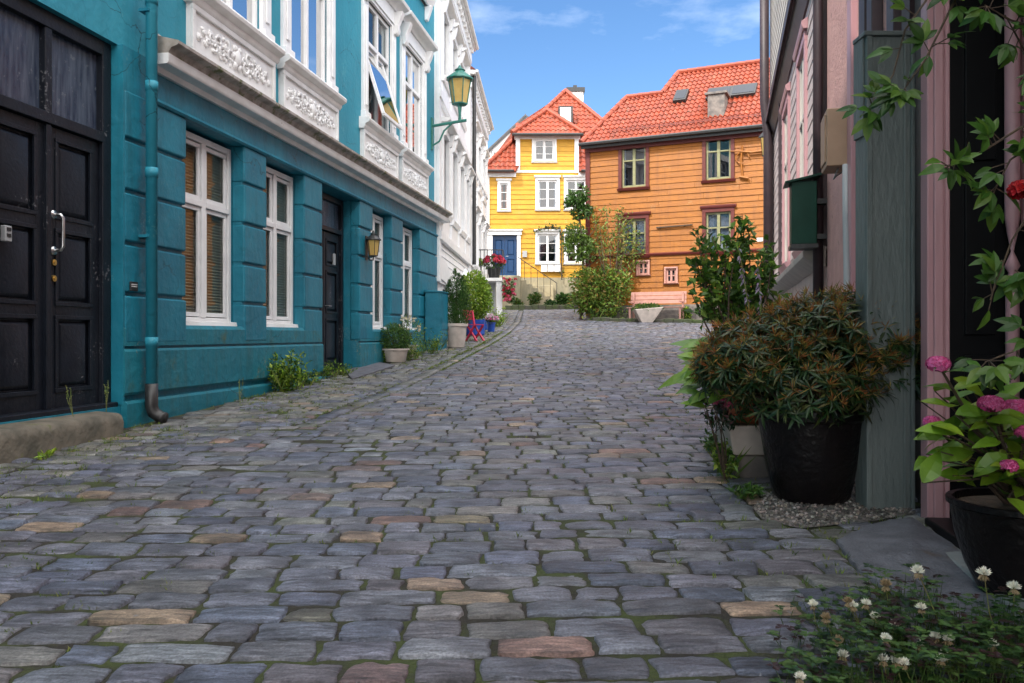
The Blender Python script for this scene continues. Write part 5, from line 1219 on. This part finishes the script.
PK = thing('pink_flowering_plant', (pf.x+.05, 5.1, gh(pf.x, 5.1)), 'small dark plant with pink drooping blossoms under the hosta leaves', 'plant')
q = MB(); sticks(q, (pf.x+.08, 5.1, gh(pf.x, 5.1)-.0), [(pf.x+R(-.1, .1), 5.0+R(-.1, .1), pf.z+R(-.1, .05)) for _ in range(7)], .006); q.build('stem', 'bark', PK)
q = MB(); canopy(q, [((pf.x+.07, 5.1, pf.z-.06), (.13, .13, .16), 1)], 220, .05, .02, DKG+[(.1, .02, .03)]); q.build('foliage', 'leaf', PK, fix=False)
q = MB(); 
for _ in range(9): flowers(q, (pf.x+R(-.07, .06), 4.90+R(-.05, .04), pf.z+R(-.09, .09)), .024, 14, [(.55, .06, .16), (.5, .12, .2)], .018)
q.build('blossom', 'petal', PK, fix=False)

# ---- tall leafy shrub behind
sc = Vector(((735-512)/FPX*8, 8, 0)); sc.z = gh(sc.x, 8)
T = thing('leafy_shrub', sc, 'tall open shrub with glossy green leaves on upright stems by the pink house', 'shrub')
potmesh(T, sc, [(.16, 0), (.2, .04), (.23, .36), (.25, .38), (.25, .41)], 'blackpot', .22, .38)
top = P(735, 222, 8).z
tips = [Vector((sc.x+R(-.42, .42), sc.y+R(-.35, .35), R(sc.z+.95, top))) for _ in range(26)]
tips += [P(699, 243, 7.9), P(712, 236, 8.1), P(742, 214, 8), P(768, 240, 8.1), P(696, 262, 7.9), P(748, 222, 8), P(775, 255, 8.2), P(690, 290, 7.8)]
q = MB(); sticks(q, sc+Vector((0, 0, .38)), tips, .014, .12, 6); q.build('stem', 'bark', T)
q = MB()
for t_ in tips:
    b0 = sc+Vector((0, 0, .6))
    for k in range(50):
        u = 1-R(0, .62)**1.1; p = b0.lerp(t_, u)+rdir()*R(0, .10); d = (rdir()+Vector((0, 0, .5))).normalized(); k_2 = R(.7, 1.2)
        q.leaf(p, d, (rdir()+Vector((0, 0, 1))).normalized(), .095*k_2, .056*k_2, jt(random.choice(MDG+[(.14, .24, .03), (.10, .18, .03), (.19, .29, .05)]), .2), .25, .3)
q.build('foliage', 'leaf', T, fix=False)

# ---- hydrangea
hy = Vector(((1024-512)/FPX*3.05, 3.05, 0)); hy.z = gh(hy.x, 2.9)
T = thing('potted_hydrangea', hy, 'hydrangea with pink flower heads in the rounded black pot at the doorstep', 'potted plant')
potmesh(T, hy, [(.12, 0), (.15, .015), (.195, .11), (.228, .22), (.24, .30), (.244, .325), (.256, .332), (.256, .352)], 'blackpot', .23, .325)
s_ = MB(); lf = MB(); fl = MB(); base = hy+Vector((0, 0, .32))
heads = [(938, 364, 2.85, .042), (991, 404, 2.8, .045), (1018, 408, 2.9, .052), (932, 422, 2.95, .030), (1009, 466, 2.75, .028), (1024, 432, 2.8, .03)]
for px, py, yy, r in heads:
    tp = P(px, py, yy); mid_ = base.lerp(tp, .5)+Vector((R(-.03, .03), 0, R(.0, .05))); s_.tube([base+Vector((R(-.05, .05), R(-.05, .05), 0)), mid_, tp], [.009, .007, .004], 6)
    flowers(fl, tp, r*.85, int(150*(r/.045)**2), [(.62, .08, .26), (.70, .16, .38), (.55, .05, .2)], .016, .62)
    for u in (.35, .5, .65, .8, .93):
        p = base.lerp(mid_, u*2) if u < .5 else mid_.lerp(tp, u*2-1)
        for sg in (0, math.pi):
            an = R(0, 3.14)+sg; d = Vector((math.cos(an), math.sin(an)*.8, R(.0, .7))); ln = R(.075, .125)
            lf.leaf(p, d, Vector((0, -.35, 1)), ln, ln*.58, jt(random.choice([(.16, .27, .02), (.21, .31, .025), (.10, .20, .02), (.28, .34, .04)]), .15), .18, R(.2, .8), True)
for px, py in [(random.randint(935, 1022), random.randint(385, 480)) for _ in range(30)]+list(((925, 460), (932, 468), (950, 440), (960, 420), (975, 415), (955, 452), (990, 440), (1000, 425), (1015, 445), (972, 385), (985, 380), (1000, 395), (1005, 490), (1015, 480), (960, 400), (945, 385), (1018, 500))):
    p = P(px, py, R(2.75, 3.05)); d = Vector((R(-1, 1), R(-.9, .1), R(-.2, .6))).normalized(); ln = R(.085, .13)
    lf.leaf(p-d*ln*.5, d, Vector((R(-.3, .3), -.7, 1)).normalized(), ln, ln*.6, jt(random.choice([(.16, .27, .02), (.21, .31, .025), (.12, .22, .02)]), .15), .18, R(.2, .6), True)
    s_.tube([p-d*ln*.5, (p-d*ln*.5).lerp(base+Vector((0, 0, .12)), .6), base], [.003, .004, .006], 4)
s_.build('stem', 'bark', T); lf.build('foliage', 'leaf', T, fix=False); fl.build('flower_heads', 'petal', T, fix=False)

# ---- climbing vine from upper right
vb = P(1075, 60, 2.9)
T = thing('climbing_vine', (vb.x, vb.y, gh(vb.x, 2.9)), 'creeper with pointed leaves hanging over the dark entrance at the right edge, with added shading leaves overhead', 'vine')
s_ = MB(); lf = MB()
runs = [[(1075, -30, 2.9), (1000, -40, 2.9), (935, -12, 2.85), (905, 30, 2.8), (893, 75, 2.8), (868, 112, 2.8)],
        [(1000, -40, 2.9), (960, -10, 2.8), (940, 30, 2.8), (925, 60, 2.75), (900, 95, 2.75)],
        [(1075, 40, 2.8), (1010, 20, 2.75), (985, 5, 2.7)], [(1075, 90, 2.8), (1030, 60, 2.8), (1005, 15, 2.75)],
        [(1080, 110, 2.7), (1020, 128, 2.65), (985, 150, 2.6), (945, 168, 2.6)],
        [(1080, 180, 2.7), (1035, 205, 2.7), (1012, 240, 2.7), (990, 300, 2.7)], [(1090, 300, 2.7), (1040, 330, 2.7), (1012, 352, 2.7), (985, 362, 2.7)],
        [(1080, 130, 2.8), (1040, 140, 2.75), (1010, 160, 2.7), (990, 200, 2.7)], [(1080, 250, 2.7), (1030, 280, 2.7), (1015, 270, 2.7)]]
dens = [13, 13, 7, 8, 12, 8, 9, 10, 5]
for run, dn_ in zip(runs, dens):
    pts = [P(*p) for p in run]
    s_.tube(pts, [.006-.004*i/(len(pts)-1) for i in range(len(pts))], 5)
    for k in range(int(dn_*1.35)):
        u = R(.15, 1)*(len(pts)-1); i = min(int(u), len(pts)-2); p = pts[i].lerp(pts[i+1], u-i)
        if k > dn_ - 4: p = pts[-1].lerp(pts[-2], R(0, .4))
        e = (rdir()*.8+Vector((-.3, -.4, -.3))).normalized(); pp = p+e*R(.02, .06); s_.tube([p, pp], .0018, 4)
        nl = random.choice([1, 3, 3, 5]); fx = Vector((R(-.5, .5), -.8, R(.2, 1))).normalized(); w_ = e.cross(fx).normalized()
        for j in range(nl):
            an = (j-(nl-1)/2)*.75; d = (e*math.cos(an)+w_*math.sin(an)); ln = R(.055, .085)*(1 if j == nl//2 else .85)
            lf.leaf(pp, d, fx, ln, ln*.46, jt(random.choice(MDG+[(.09, .17, .025), (.12, .20, .03), (.05, .12, .02)]), .2), .2, R(.1, .5), True)
for _ in range(1500):      # creeper leaves added above the view to shade the bush and door
    p = Vector((R(.7, 2.3), R(1.6, 4.2), EYE+R(1.9, 2.5))); 
    if (p.z-EYE)/p.y < .44: continue
    ln = R(.08, .12); lf.leaf(p, (rdir()+Vector((0, 0, -.3))).normalized(), (rdir()*.6+Vector((0, 0, 1))).normalized(), ln, ln*.5, jt(random.choice(MDG), .2), .2, .3)
for _ in range(14):  # stems of the added shading leaves
    a_ = Vector((2.2, R(1.8, 4.2), EYE+R(2.1, 2.5))); s_.tube([a_, a_+Vector((-.7, R(-.3, .3), .1)), a_+Vector((-1.4, R(-.5, .5), -.1))], .008, 4)
s_.build('stem', 'bark', T); lf.build('foliage', 'leaf', T, fix=False)
q = MB(); flowers(q, P(1019, 190, 2.65), .024, 60, [(.55, .01, .01), (.45, .01, .02)], .024, .8); q.build('blossom', 'petal', T, fix=False)

# ---- clover in the right corner
lf = MB()
for _ in range(1500):
    px, py = R(770, 1040), R(600, 700)
    if py < 600+(1-min(1, abs(px-905)/130))*(-20)+R(-12, 30): continue
    if R(0, 1) > min(1, (px-765)/110+.05) or (py < 640 and R(0, 1) < .35): continue
    p = gp(px, py); h_ = R(.01, .13)*(1 if px > 840 else .5)
    if p.x > 1.5 and p.y > 2.8: continue
    c = p+Vector((R(-.03, .03), R(-.03, .03), h_)); lf.leaf(p, c-p, Vector((0, -1, 0)), (c-p).length, .003, (.05, .09, .02), 0, 0)
    t_ = jt(random.choice([(.02, .05, .016), (.04, .09, .025), (.045, .02, .022), (.07, .13, .035), (.09, .15, .04)]), .2); ph = R(0, 6)
    for k in range(3):
        a = ph+k*2.094; e = Vector((math.cos(a), math.sin(a), R(-.1, .35))); lf.leaf(c, e, Vector((0, 0, 1)), R(.018, .030), R(.018, .026), t_, .15, .1)
tag(lf.build('clover_cover', 'leaf', fix=False), 'low green and purple clover leaves spreading over the corner by the hydrangea pot', 'clover', kind='stuff')
CF = [(918, 572, 651, .26), (944, 658, 680, .2), (886, 585, 622, .15), (984, 574, 650, .18), (1014, 588, 640, .16), (921, 608, 650, .1), (813, 605, 640, .08), (866, 604, 640, .1), (875, 617, 645, .08), (838, 641, 670, .1), (843, 656, 680, .1), (895, 625, 650, .08), (940, 660, 690, .1), (883, 660, 690, .1), (896, 662, 690, .08), (919, 645, 675, .1), (800, 678, 700, .08), (848, 602, 640, .1), (904, 664, 690, .06), (853, 606, 640, .07), (948, 640, 670, .08), (992, 645, 670, .06), (935, 637, 670, .1), (826, 618, 650, .1), (886, 639, 670, .1)]
grp = 'white clover flowers over the corner by the pot'
big = ['tallest white clover flower standing before the grey granite slab', 'large white clover flower low in front of the clover leaves', 'brownish clover flower on a thin straight stalk over the granite slab', 'white clover flower leaning in front of the black hydrangea pot', 'faded clover flower highest on the right against the black pot']
for i, (px, py, gy, _) in enumerate(CF):
    g_ = gp(px+R(-8, 8)+(28 if i == 0 else 10), gy); y_ = g_.y; hd = P(px, py, y_-R(0, .03))
    T = thing('clover_flower', g_, big[i] if i < 5 else 'small white clover flower rising just above the clover leaves in the corner', 'clover flower', grp)
    q = MB(); q.tube([g_, g_.lerp(hd, .5)+Vector((R(-.01, .01), 0, 0)), hd], .0016, 5); q.build('stem', 'stem', T)
    q = MB(); r = .0145 if i > 4 else .018
    brown = i in (2, 9, 17, 23)
    for k in range(110):
        d = rdir(); 
        lo_ = d.z < -.45
        t_ = (.38, .28, .16) if (lo_ or brown) else (.88, .86, .76)
        e = (d+Vector((0, 0, .7 if not lo_ else -.3))).normalized(); q.leaf(hd+d*r*.25, e, rdir(), r*R(.85, 1.25), r*.35, jt(t_, .12), .4, .1)
    q.build('flower_head', 'petal', T, fix=False)

# ---- weeds and grass in the joints
gr = MB(); GT = [(.10, .16, .02), (.16, .22, .03), (.07, .12, .02), (.22, .24, .06)]
n_t = 0
while n_t < 4200:
    y_ = 2.2+R(0, 1)**1.3*22; xl, xr = left_x(y_), right_x(y_); x = R(0, 1)
    u = random.random()
    if u < .42: x = xl+abs(random.gauss(0, .75))
    elif u < .62 and y_ < 12: x = xr-abs(random.gauss(0, .75))-.25
    elif u < .74 and y_ > GUT[0].y: x = gut_x(y_)+random.choice([-.13, .13])+R(-.02, .02)
    else: x = R(max(xl, -.62*y_), min(xr, .62*y_))
    if abs(x) > .66*y_ or inpoly((x, y_), SLABP) or inpoly((x, y_), GRAVP): n_t += .2; continue
    if noise.noise(Vector((x*.8, y_*.6, 7))) < (.12 if u >= .74 else -.2): n_t += .1; continue
    z = gh(x, y_)-.014; blades(gr, Vector((x, y_, z)), 5, .028 if u > .62 else .04, .02, GT, .004+.0003*y_); n_t += 1
tag(gr.build('joint_grass', 'leaf', fix=False), 'thin grass and moss tufts growing in the joints of the cobbles', 'grass', kind='stuff')
def clump(px, py, w, h, label, name='weed', n=440, tones=MDG+YLG, ln=.05, wd=.022, spires=0, cat='weed', y=None, blade=14):
    b = gp(px, py) if y is None else Vector(((px-512)/FPX*y, y, gh((px-512)/FPX*y, y)))
    T = thing(name, b, label, cat); mw, mh = w/FPX*b.y, h/FPX*b.y
    q = MB(); tips = [b+Vector((R(-.5, .5)*mw, R(-.15, .15), R(.3, 1)*mh)) for _ in range(9)]
    sticks(q, b-Vector((0, 0, .01)), tips, .005, .15, 4); q.build('stem', 'stem', T)
    q = MB()
    for _ in range(n):
        t_ = random.choice(tips); p = b.lerp(t_, R(.25, 1.05))+rdir()*mw*.13; p.z = max(p.z, b.z)
        k = R(.6, 1.2); q.leaf(p, rdir()+Vector((0, 0, .5)), (rdir()+Vector((0, 0, 1))).normalized(), ln*k, wd*k, jt(random.choice(tones), .25), .25, .3, False)
    blades(q, b, blade, mh*.8, mw*.35, GT, .007)
    q.build('foliage', 'leaf', T, fix=False); return T
clump(284, 391, 62, 34, 'leafy weed clump at the foot of the teal wall beside the single dark door', n=1000, ln=.07, wd=.03)
clump(304, 384, 34, 16, 'low spreading weeds joining the big clump at the teal wall', n=420, tones=YLG+MDG)
clump(322, 378, 34, 16, 'low weeds between the big clump and the single dark door', n=340, tones=YLG+MDG)
clump(340, 375, 30, 12, 'small weeds at the left jamb of the single dark door', n=200, tones=YLG+MDG)
clump(385, 362, 30, 18, 'yellow green weeds at the foot of the pot with the round bush', n=420, tones=YLG+MDG)
clump(410, 360, 38, 22, 'spreading weeds right of the pot with the round bush', n=520, tones=YLG+MDG)
clump(432, 354, 30, 24, 'spiky green weeds before the teal utility cabinet', n=420, tones=MDG+YLG)
clump(725, 478, 26, 48, 'green weeds sprouting in front of the white trough', n=420, tones=MDG+YLG, ln=.045)
clump(712, 452, 20, 20, 'low grass at the edge of the street under the hosta', n=120, tones=MDG)
clump(746, 498, 26, 12, 'mossy weeds at the gravel edge', n=120, tones=MDG)
clump(100, 432, 22, 9, 'tiny weeds at the right end of the stone doorstep', n=60)
clump(45, 458, 12, 5, 'bright small weed under the stone doorstep', n=40, tones=YLG)
clump(497, 327, 24, 20, 'yellow green grass clump at the foot of the white pillar', n=500, tones=YLG, ln=.1, wd=.04)
clump(610, 318, 66, 14, 'yellow green flower bed plants at the foot of the orange wall', n=500, tones=YLG+MDG, ln=.13, wd=.05, y=28.9, cat='plants')
for i, (x, y_, h) in enumerate(((72, 432, 30), (265 / 2.625, 428, 34), (240, 405, 28), (247, 392, 34))):
    b = gp(x, y_); T = thing('seeding_grass', b, ['thin seeding weed on the stone doorstep left of centre', 'thin seeding weed near the right end of the stone doorstep', 'thin weed stalk against the teal plinth', 'tall thin weed stalk with pale seeds on the teal plinth'][i], 'weed')
    if i < 2: b = Vector(TF(5.85 if i == 0 else 6.25, .2, -.64)); T.location = b
    q = MB(); fl = MB()
    for k in range(3):
        t_ = b+Vector((R(-.05, .05), R(-.04, .04), h/FPX*b.y*R(.7, 1.1))); q.tube([b, b.lerp(t_, .6)+Vector((R(-.01, .01), 0, 0)), t_], .0022, 4)
        for _ in range(9): fl.leaf(b.lerp(t_, R(.5, 1)), rdir(), rdir(), .016, .009, jt((.22, .26, .08)), .2, .1)
    q.build('stem', 'stem', T); fl.build('foliage', 'leaf', T, fix=False)

# ---- pots along the left side
def potted(px, py, r, h, label, potm, plant, name='potted_plant', prof=None, **kw):
    b = gp(px, py); c = b+Vector((0, r*.9, 0)); c.z = gh(c.x, c.y)
    T = thing(name, c, label, 'potted plant')
    prof = prof or [(r*.72, 0), (r*.76, h*.06), (r*.94, h*.86), (r*1.06, h*.88), (r*1.06, h)]
    potmesh(T, c, prof, potm, r*.92, h*.93); plant(T, c+Vector((0, 0, h*.95))); return T
def pl_round(rx, rz, n, ln, wd, tones, dz=.8, fl=None, fn=8, fs=.03):
    def f(T, b):
        c = b+Vector((0, 0, rz*dz)); q = MB(); sticks(q, b-Vector((0, 0, .02)), [c+Vector((R(-.6, .6)*rx, R(-.6, .6)*rx, R(-.3, .6)*rz)) for _ in range(14)], .009); q.build('stem', 'bark', T)
        q = MB(); canopy(q, [(c, (rx, rx, rz), 1)], n, ln, wd, tones, shell=.35); q.build('foliage', 'leaf', T, fix=False)
        if fl:
            q = MB()
            for _ in range(fn):
                d = rdir(); d.z = abs(d.z); d.y = -abs(d.y); flowers(q, c+Vector((d.x*rx, d.y*rx, d.z*rz))*1.0, fs, 14, fl, fs*1.1)
            q.build('blossom', 'petal', T, fix=False)
    return f
def pl_conifer(T, b):
    q = MB(); q.tube([b, b+Vector((0, 0, .95))], [.03, .01], 6); q.build('trunk', 'bark', T)
    q = MB()
    for cx_, hh, rr in ((-.04, 1.2, .22), (.13, 1.05, .19), (-.16, .95, .18), (.05, 1.1, .21), (.10, .7, .22), (-.10, .65, .22)):
        for _ in range(1000):
            u = R(.0, 1); z = u*hh; r = rr*(math.sin(min(1, (1-u)*1.6)*math.pi/2))*R(.6, 1.08); a = R(0, 6.28)
            p = b+Vector((cx_+r*math.cos(a), r*math.sin(a)*.9, z)); d = Vector((math.cos(a)*.5, math.sin(a)*.5, 1)).normalized()
            q.leaf(p, d, Vector((math.cos(a), math.sin(a), 0)), R(.04, .085), .014, jt(random.choice([(.05, .12, .03), (.07, .16, .04), (.04, .09, .03), (.10, .20, .05)]), .2), .2, -.1)
    q.build('foliage', 'leaf', T, fix=False)
potted(394, 363, .23, .24, 'low pale bowl planter with a clipped round green bush by the teal wall', 'palepot', pl_round(.27, .25, 1800, .05, .022, MDG, .75), 'potted_bush')
potted(407, 357, .18, .22, 'pale pot of airy cream and yellow flowers behind the clipped round bush', 'palepot', pl_round(.28, .28, 500, .05, .02, YLG+MDG, 1.0, [(.6, .5, .35), (.7, .65, .5)], 34, .018), 'potted_flowers')
potted(456, 348, .235, .52, 'tall pale pot holding a dense columnar conifer in front of the utility cabinet', 'palepot', pl_conifer, 'potted_conifer')
bb = gp(473, 335)
potted(475, 336, .25, .42, 'cobalt blue tub with a big bright yellow green shrub beside the red chair', 'bluepot', pl_round(.47, .66, 4000, .085, .045, YLG+YLG+[(.16, .28, .03)], .95), 'potted_shrub', prof=[(.22, 0), (.25, .03), (.26, .36), (.27, .38), (.27, .42)])
potted(491, 332, .13, .27, 'small cobalt pot with pink and white blooms near the white pillar', 'bluepot', pl_round(.19, .13, 260, .05, .03, MDG, .7, [(.7, .65, .68), (.6, .05, .25), (.75, .75, .75)], 26, .035), 'potted_flowers')
potted(484, 330, .17, .34, 'cobalt tub topped with small white flowers behind the red chair', 'bluepot', pl_round(.19, .10, 260, .05, .03, MDG, .7, [(.75, .75, .75)], 26, .03), 'potted_flowers')
# folding chair
fc = gp(475, 341)
T = thing('folding_chair', fc, 'crimson wooden folding chair standing before the blue tub', 'chair')
z = fc.z; sw = .40; q = MB(); chair_root = T
for s_ in (-.17, .17):
    MB().tube([(fc.x-.20, fc.y+s_, z), (fc.x+.16, fc.y+s_, z+.45)], .032, 4).build('leg', 'redchair', T)
    MB().tube([(fc.x+.22, fc.y+s_*.85, z), (fc.x-.17, fc.y+s_*.85, z+.45), (fc.x-.26, fc.y+s_*.85, z+.86)], .032, 4).build('leg', 'redchair', T)
q = MB()
for k in range(6): q.box(fc.x-.20+k*.065, fc.x-.20+k*.065+.05, fc.y-.19, fc.y+.19, z+.45, z+.47)
q.build('seat', 'redchair', T)
q = MB()
for k in range(3): q.box(fc.x-.285+.01*k*-1, fc.x-.26-.01*k, fc.y-.18, fc.y+.18, z+.60+.1*k, z+.67+.1*k)
q.build('backrest', 'redchair', T)
T.rotation_euler = (0, 0, -.75); T.scale = (.84, .84, .86)
# garden lamp
gl = Vector(P(465.5, 300, 23)); gl.z = gh(gl.x, 23)
T = thing('garden_lamp', gl, 'slim white garden lamp rising behind the yellow green shrub', 'lamp')
tz = P(465, 276, 23).z; q = MB(); q.tube([(gl.x, gl.y, gl.z), (gl.x, gl.y, tz-.12)], .03, 8); q.build('pole', 'white', T)
q = MB(); q.lathe((gl.x, gl.y, tz-.12), [(.06, 0), (.09, .12)], 6); q.build('glass', 'lampglass', T); q = MB(); q.lathe((gl.x, gl.y, tz), [(.16, 0), (.15, .02), (.07, .11), (.02, .19), (.01, .22)], 6); q.build('cap', 'white', T)
# pots on the landing
LZ = P(480, 279, 29.2).z+.02
def onland(px, r, h, m, label, tones, fl, rx, rz, n):
    c = Vector((P(px, 279, 29.1).x, 29.25, LZ)); T = thing('potted_flowers', c, label, 'potted plant')
    potmesh(T, c, [(r*.75, 0), (r, h*.9), (r*1.06, h*.92), (r*1.06, h)], m, r*.9, h*.94); pl_round(rx, rz, n, .09, .05, tones, .7, fl, 30, .06)(T, c+Vector((0, 0, h)))
onland(476, .20, .44, 'greyplast' if 'greyplast' in M else 'grey_plastic', 'grey pot with lime green plant on the white landing', YLG, None, .30, .16, 500)
onland(494, .24, .36, 'iron', 'black pot overflowing with red and pink geraniums on the corner of the white landing', MDG, [(.55, .01, .03), (.65, .10, .12), (.6, .02, .12)], .36, .26, 500)
hb = P(508, 291, 28.8); T = thing('hanging_flowers', hb, 'red and pink flowers trailing down beside the white pillar', 'flowers')
q = MB(); canopy(q, [((hb.x, hb.y, hb.z+.15), (.22, .15, .3), 1), ((hb.x+.04, hb.y, hb.z-.15), (.2, .12, .26), 1)], 700, .08, .04, MDG); q.build('foliage', 'leaf', T, fix=False)
q = MB()
for _ in range(34): flowers(q, hb+Vector((R(-.16, .26), R(-.2, -.02), R(-.36, .42))), .035, 7, [(.62, .04, .10), (.6, .12, .2), (.5, .01, .03)], .055)
q.build('blossom', 'petal', T, fix=False)
q = MB(); q.tube([(hb.x-.22, hb.y+.2, LZ-.04), (hb.x-.02, hb.y, LZ-.02), (hb.x, hb.y, hb.z+.2)], .012, 5); q.build('stem', 'stem', T)

# ---- plants before the orange and yellow houses
def bush(px, py, w, h, y, label, n, ln, wd, tones, name='bush', cat='bush', lobes=7, trunk=True, gaps=0, lean=0, group=None, z0=None):
    b = P(px, py, y); b.z = gh(b.x, y) if z0 is None else z0; T = thing(name, b, label, cat, group); mw, mh = w/FPX*y/2, h/FPX*y
    bl = [((b.x+R(-.6, .6)*mw, b.y+R(-.3, .3)*mw*.6, b.z+mh*R(.3, .75)), (mw*R(.45, .7), mw*R(.35, .5), mh*R(.2, .3)), 1) for _ in range(lobes)]
    q = MB(); sticks(q, b-Vector((0, 0, .05)), [c for c, _, _ in bl]+[Vector(c)+Vector((R(-.3, .3)*mw, 0, R(0, .2)*mh)) for c, _, _ in bl], .03, .12); q.build('trunk', 'bark', T)
    q = MB(); canopy(q, bl, n, ln, wd, tones, gaps=gaps, shell=.2); q.build('crown', 'leaf', T, fix=False); return T
bush(600, 318, 60, 56, 29.0, 'rounded mid green shrub against the orange wall left of the pink bench', 6000, .13, .06, [(.18, .28, .04), (.22, .32, .06), (.13, .22, .04), (.34, .22, .06)], 'round_shrub', 'shrub', 9)
# slender tree
b = P(581, 318, 29.2); b.z = gh(b.x, 29.2)
T = thing('slender_tree', b, 'slender dark leaved tree at the corner between the yellow and orange houses', 'tree')
q = MB(); q.tube([b, P(584, 280, 29.2), P(582, 240, 29.2), P(577, 195, 29.2)], [.06, .05, .04, .02], 7)
for p_, t_ in (((583, 255), (568, 235)), ((582, 245), (596, 228)), ((580, 222), (570, 210)), ((580, 215), (590, 200)), ((584, 270), (598, 258))): q.tube([P(*p_, 29.2), P(*t_, 29.2)], [.025, .012], 5)
q.build('trunk', 'bark', T)
def pb2(px, py, w, h): c = P(px, py, 29.2); return (c, (w/FPX*29.2/2, .32, h/FPX*29.2/2), w*h)
q = MB(); canopy(q, [pb2(577, 198, 22, 26), pb2(582, 212, 22, 20), pb2(572, 205, 14, 14)], 1500, .15, .07, MDG+[(.05, .09, .03)], shell=.1, gaps=.15); canopy(q, [pb2(577, 235, 26, 28), pb2(585, 250, 26, 30), pb2(570, 245, 14, 20)], 2400, .13, .06, [(.18, .28, .04), (.20, .28, .10), (.11, .19, .04)], shell=.1, gaps=.15); q.build('crown', 'leaf', T, fix=False)
b = P(612, 318, 28.9); b.z = gh(b.x, 28.9)
T = thing('sparse_tree', b, 'sparse young tree with olive leaves in front of the lower left orange window', 'tree')
tips = [P(*p, 28.9+R(-.2, .2)) for p in ((594, 215), (600, 225), (606, 208), (612, 232), (618, 214), (624, 226), (631, 218), (640, 232), (636, 246), (626, 240), (604, 240), (598, 250), (642, 250), (620, 250), (622, 209))]
q = MB(); sticks(q, b, tips, .03, .05, 6); q.build('trunk', 'bark', T)
q = MB()
for t_ in tips:
    for _ in range(90): p = b.lerp(t_, 1-R(0, .45)**1.3)+rdir()*R(0, .28); k = R(.7, 1.2); q.leaf(p, rdir(), (rdir()+Vector((0, 0, .6))).normalized(), .13*k, .055*k, jt(random.choice(MDG[3:]+[(.22, .28, .05), (.34, .22, .06), (.26, .32, .10)]), .2), .2, .2)
q.build('crown', 'leaf', T, fix=False)
bush(566, 302, 20, 15, 38.2, 'low green bush at the foot of the concrete wall below the yellow house', 700, .14, .07, MDG, lobes=4)
bush(551, 301, 14, 10, 38.2, 'tiny bush by the steps below the yellow house', 400, .12, .06, MDG+DKG, lobes=3)
bush(535, 301, 12, 16, 38.3, 'small bush growing up the concrete wall under the blue door', 500, .12, .06, MDG+[(.2, .2, .06)], lobes=4)
bush(518, 301, 10, 10, 38.3, 'tiny bush at the left end of the concrete wall', 300, .12, .06, MDG+[(.2, .2, .06)], lobes=3)
bush(685, 316, 14, 14, 27.9, 'low green shrub right behind the pink bench', 600, .10, .05, MDG+YLG, lobes=4)
bush(705, 315, 18, 16, 27.6, 'low dark shrub right of the pink bench', 600, .10, .05, MDG+DKG, lobes=4)
# branch over the yellow house's lower window
g_ = Vector(YF(yp(561, 0)[0], .12, BT)); T = thing('wall_climber', g_, 'thin climbing branch trained over the lower window of the yellow house', 'climber')
pts = [Vector(YF(*[v for v in (yp(x, 0)[0],)], .14, yp(0, y)[1])) for x, y in ((561.5, 280), (561.5, 240), (560, 229), (552, 227), (543, 229), (536, 231))]
q = MB(); q.tube(pts, .03, 5); q.build('stem', 'bark', T); q = MB()
for i in range(len(pts)-1):
    for _ in range(26): q.leaf(pts[i].lerp(pts[i+1], R(0, 1))+rdir()*.10, rdir(), rdir(), .14, .08, jt(random.choice(DKG+MDG), .2), .2, .2)
q.build('foliage', 'leaf', T, fix=False)
# bowl planter
b = gp(650, 323); T = thing('bowl_planter', b, 'pale concrete flared bowl planter with low green cushion plant before the pink bench', 'planter')
w0, w1, hh = .24, .48, .50; c = Vector((b.x, b.y+.4, gh(b.x, b.y+.4)))
q = MB(); q.hexa([(c.x-w0, c.y-.2, c.z-.02), (c.x+w0*.5, c.y-.2, c.z-.02), (c.x+w0*.5, c.y+.2, c.z-.02), (c.x-w0, c.y+.2, c.z-.02)], [(c.x-w1, c.y-.3, c.z+hh*.83), (c.x+w1, c.y-.3, c.z+hh), (c.x+w1, c.y+.3, c.z+hh), (c.x-w1, c.y+.3, c.z+hh*.83)]); q.build('bowl', 'palepot', T, bevel=.03)
q = MB(); canopy(q, [((c.x, c.y, c.z+hh*.93), (.50, .28, .14), 1)], 900, .09, .03, YLG[2:3]+MDG, shell=.2); q.build('foliage', 'leaf', T, fix=False)
# bench
F = lambda a, b, c: OF(a, b, c)
a0, a1 = (30*((632-512)/FPX)-2.71)/(.9075+.42*(632-512)/FPX), (30*((692-512)/FPX)-2.71)/(.9075+.42*(692-512)/FPX)
a0 += .15; a1 += -.05
bz = fgh(OF, (a0+a1)/2, .95)
T = thing('garden_bench', OF((a0+a1)/2, .8, bz), 'long faded pink wooden bench against the orange wall', 'bench')
q = MB(OF)
for k in range(4): q.box(a0, a1, .75+k*.11, .84+k*.11, bz+.44, bz+.47)
q.build('seat', 'pinkbench', T)
q = MB(OF)
for k in range(3): q.box(a0, a1, .62-k*.02, .65-k*.02, bz+.60+k*.14, bz+.72+k*.14)
q.build('backrest', 'pinkbench', T)
for x in (a0+.08, a1-.13):
    for (b_, t_) in ((1.12, .66), (.68, .98)): MB(OF).box(x, x+.06, b_-.03, b_+.03, bz-.05, bz+t_-.23 if b_ > 1 else bz+t_).build('leg', 'pinkbench', T)
    MB(OF).box(x, x+.06, .64, 1.18, bz+.62, bz+.66).build('armrest', 'pinkbench', T)
    MB(OF).box(x+.005, x+.055, .66, 1.14, bz+.38, bz+.435).build('seat_support', 'pinkbench', T)
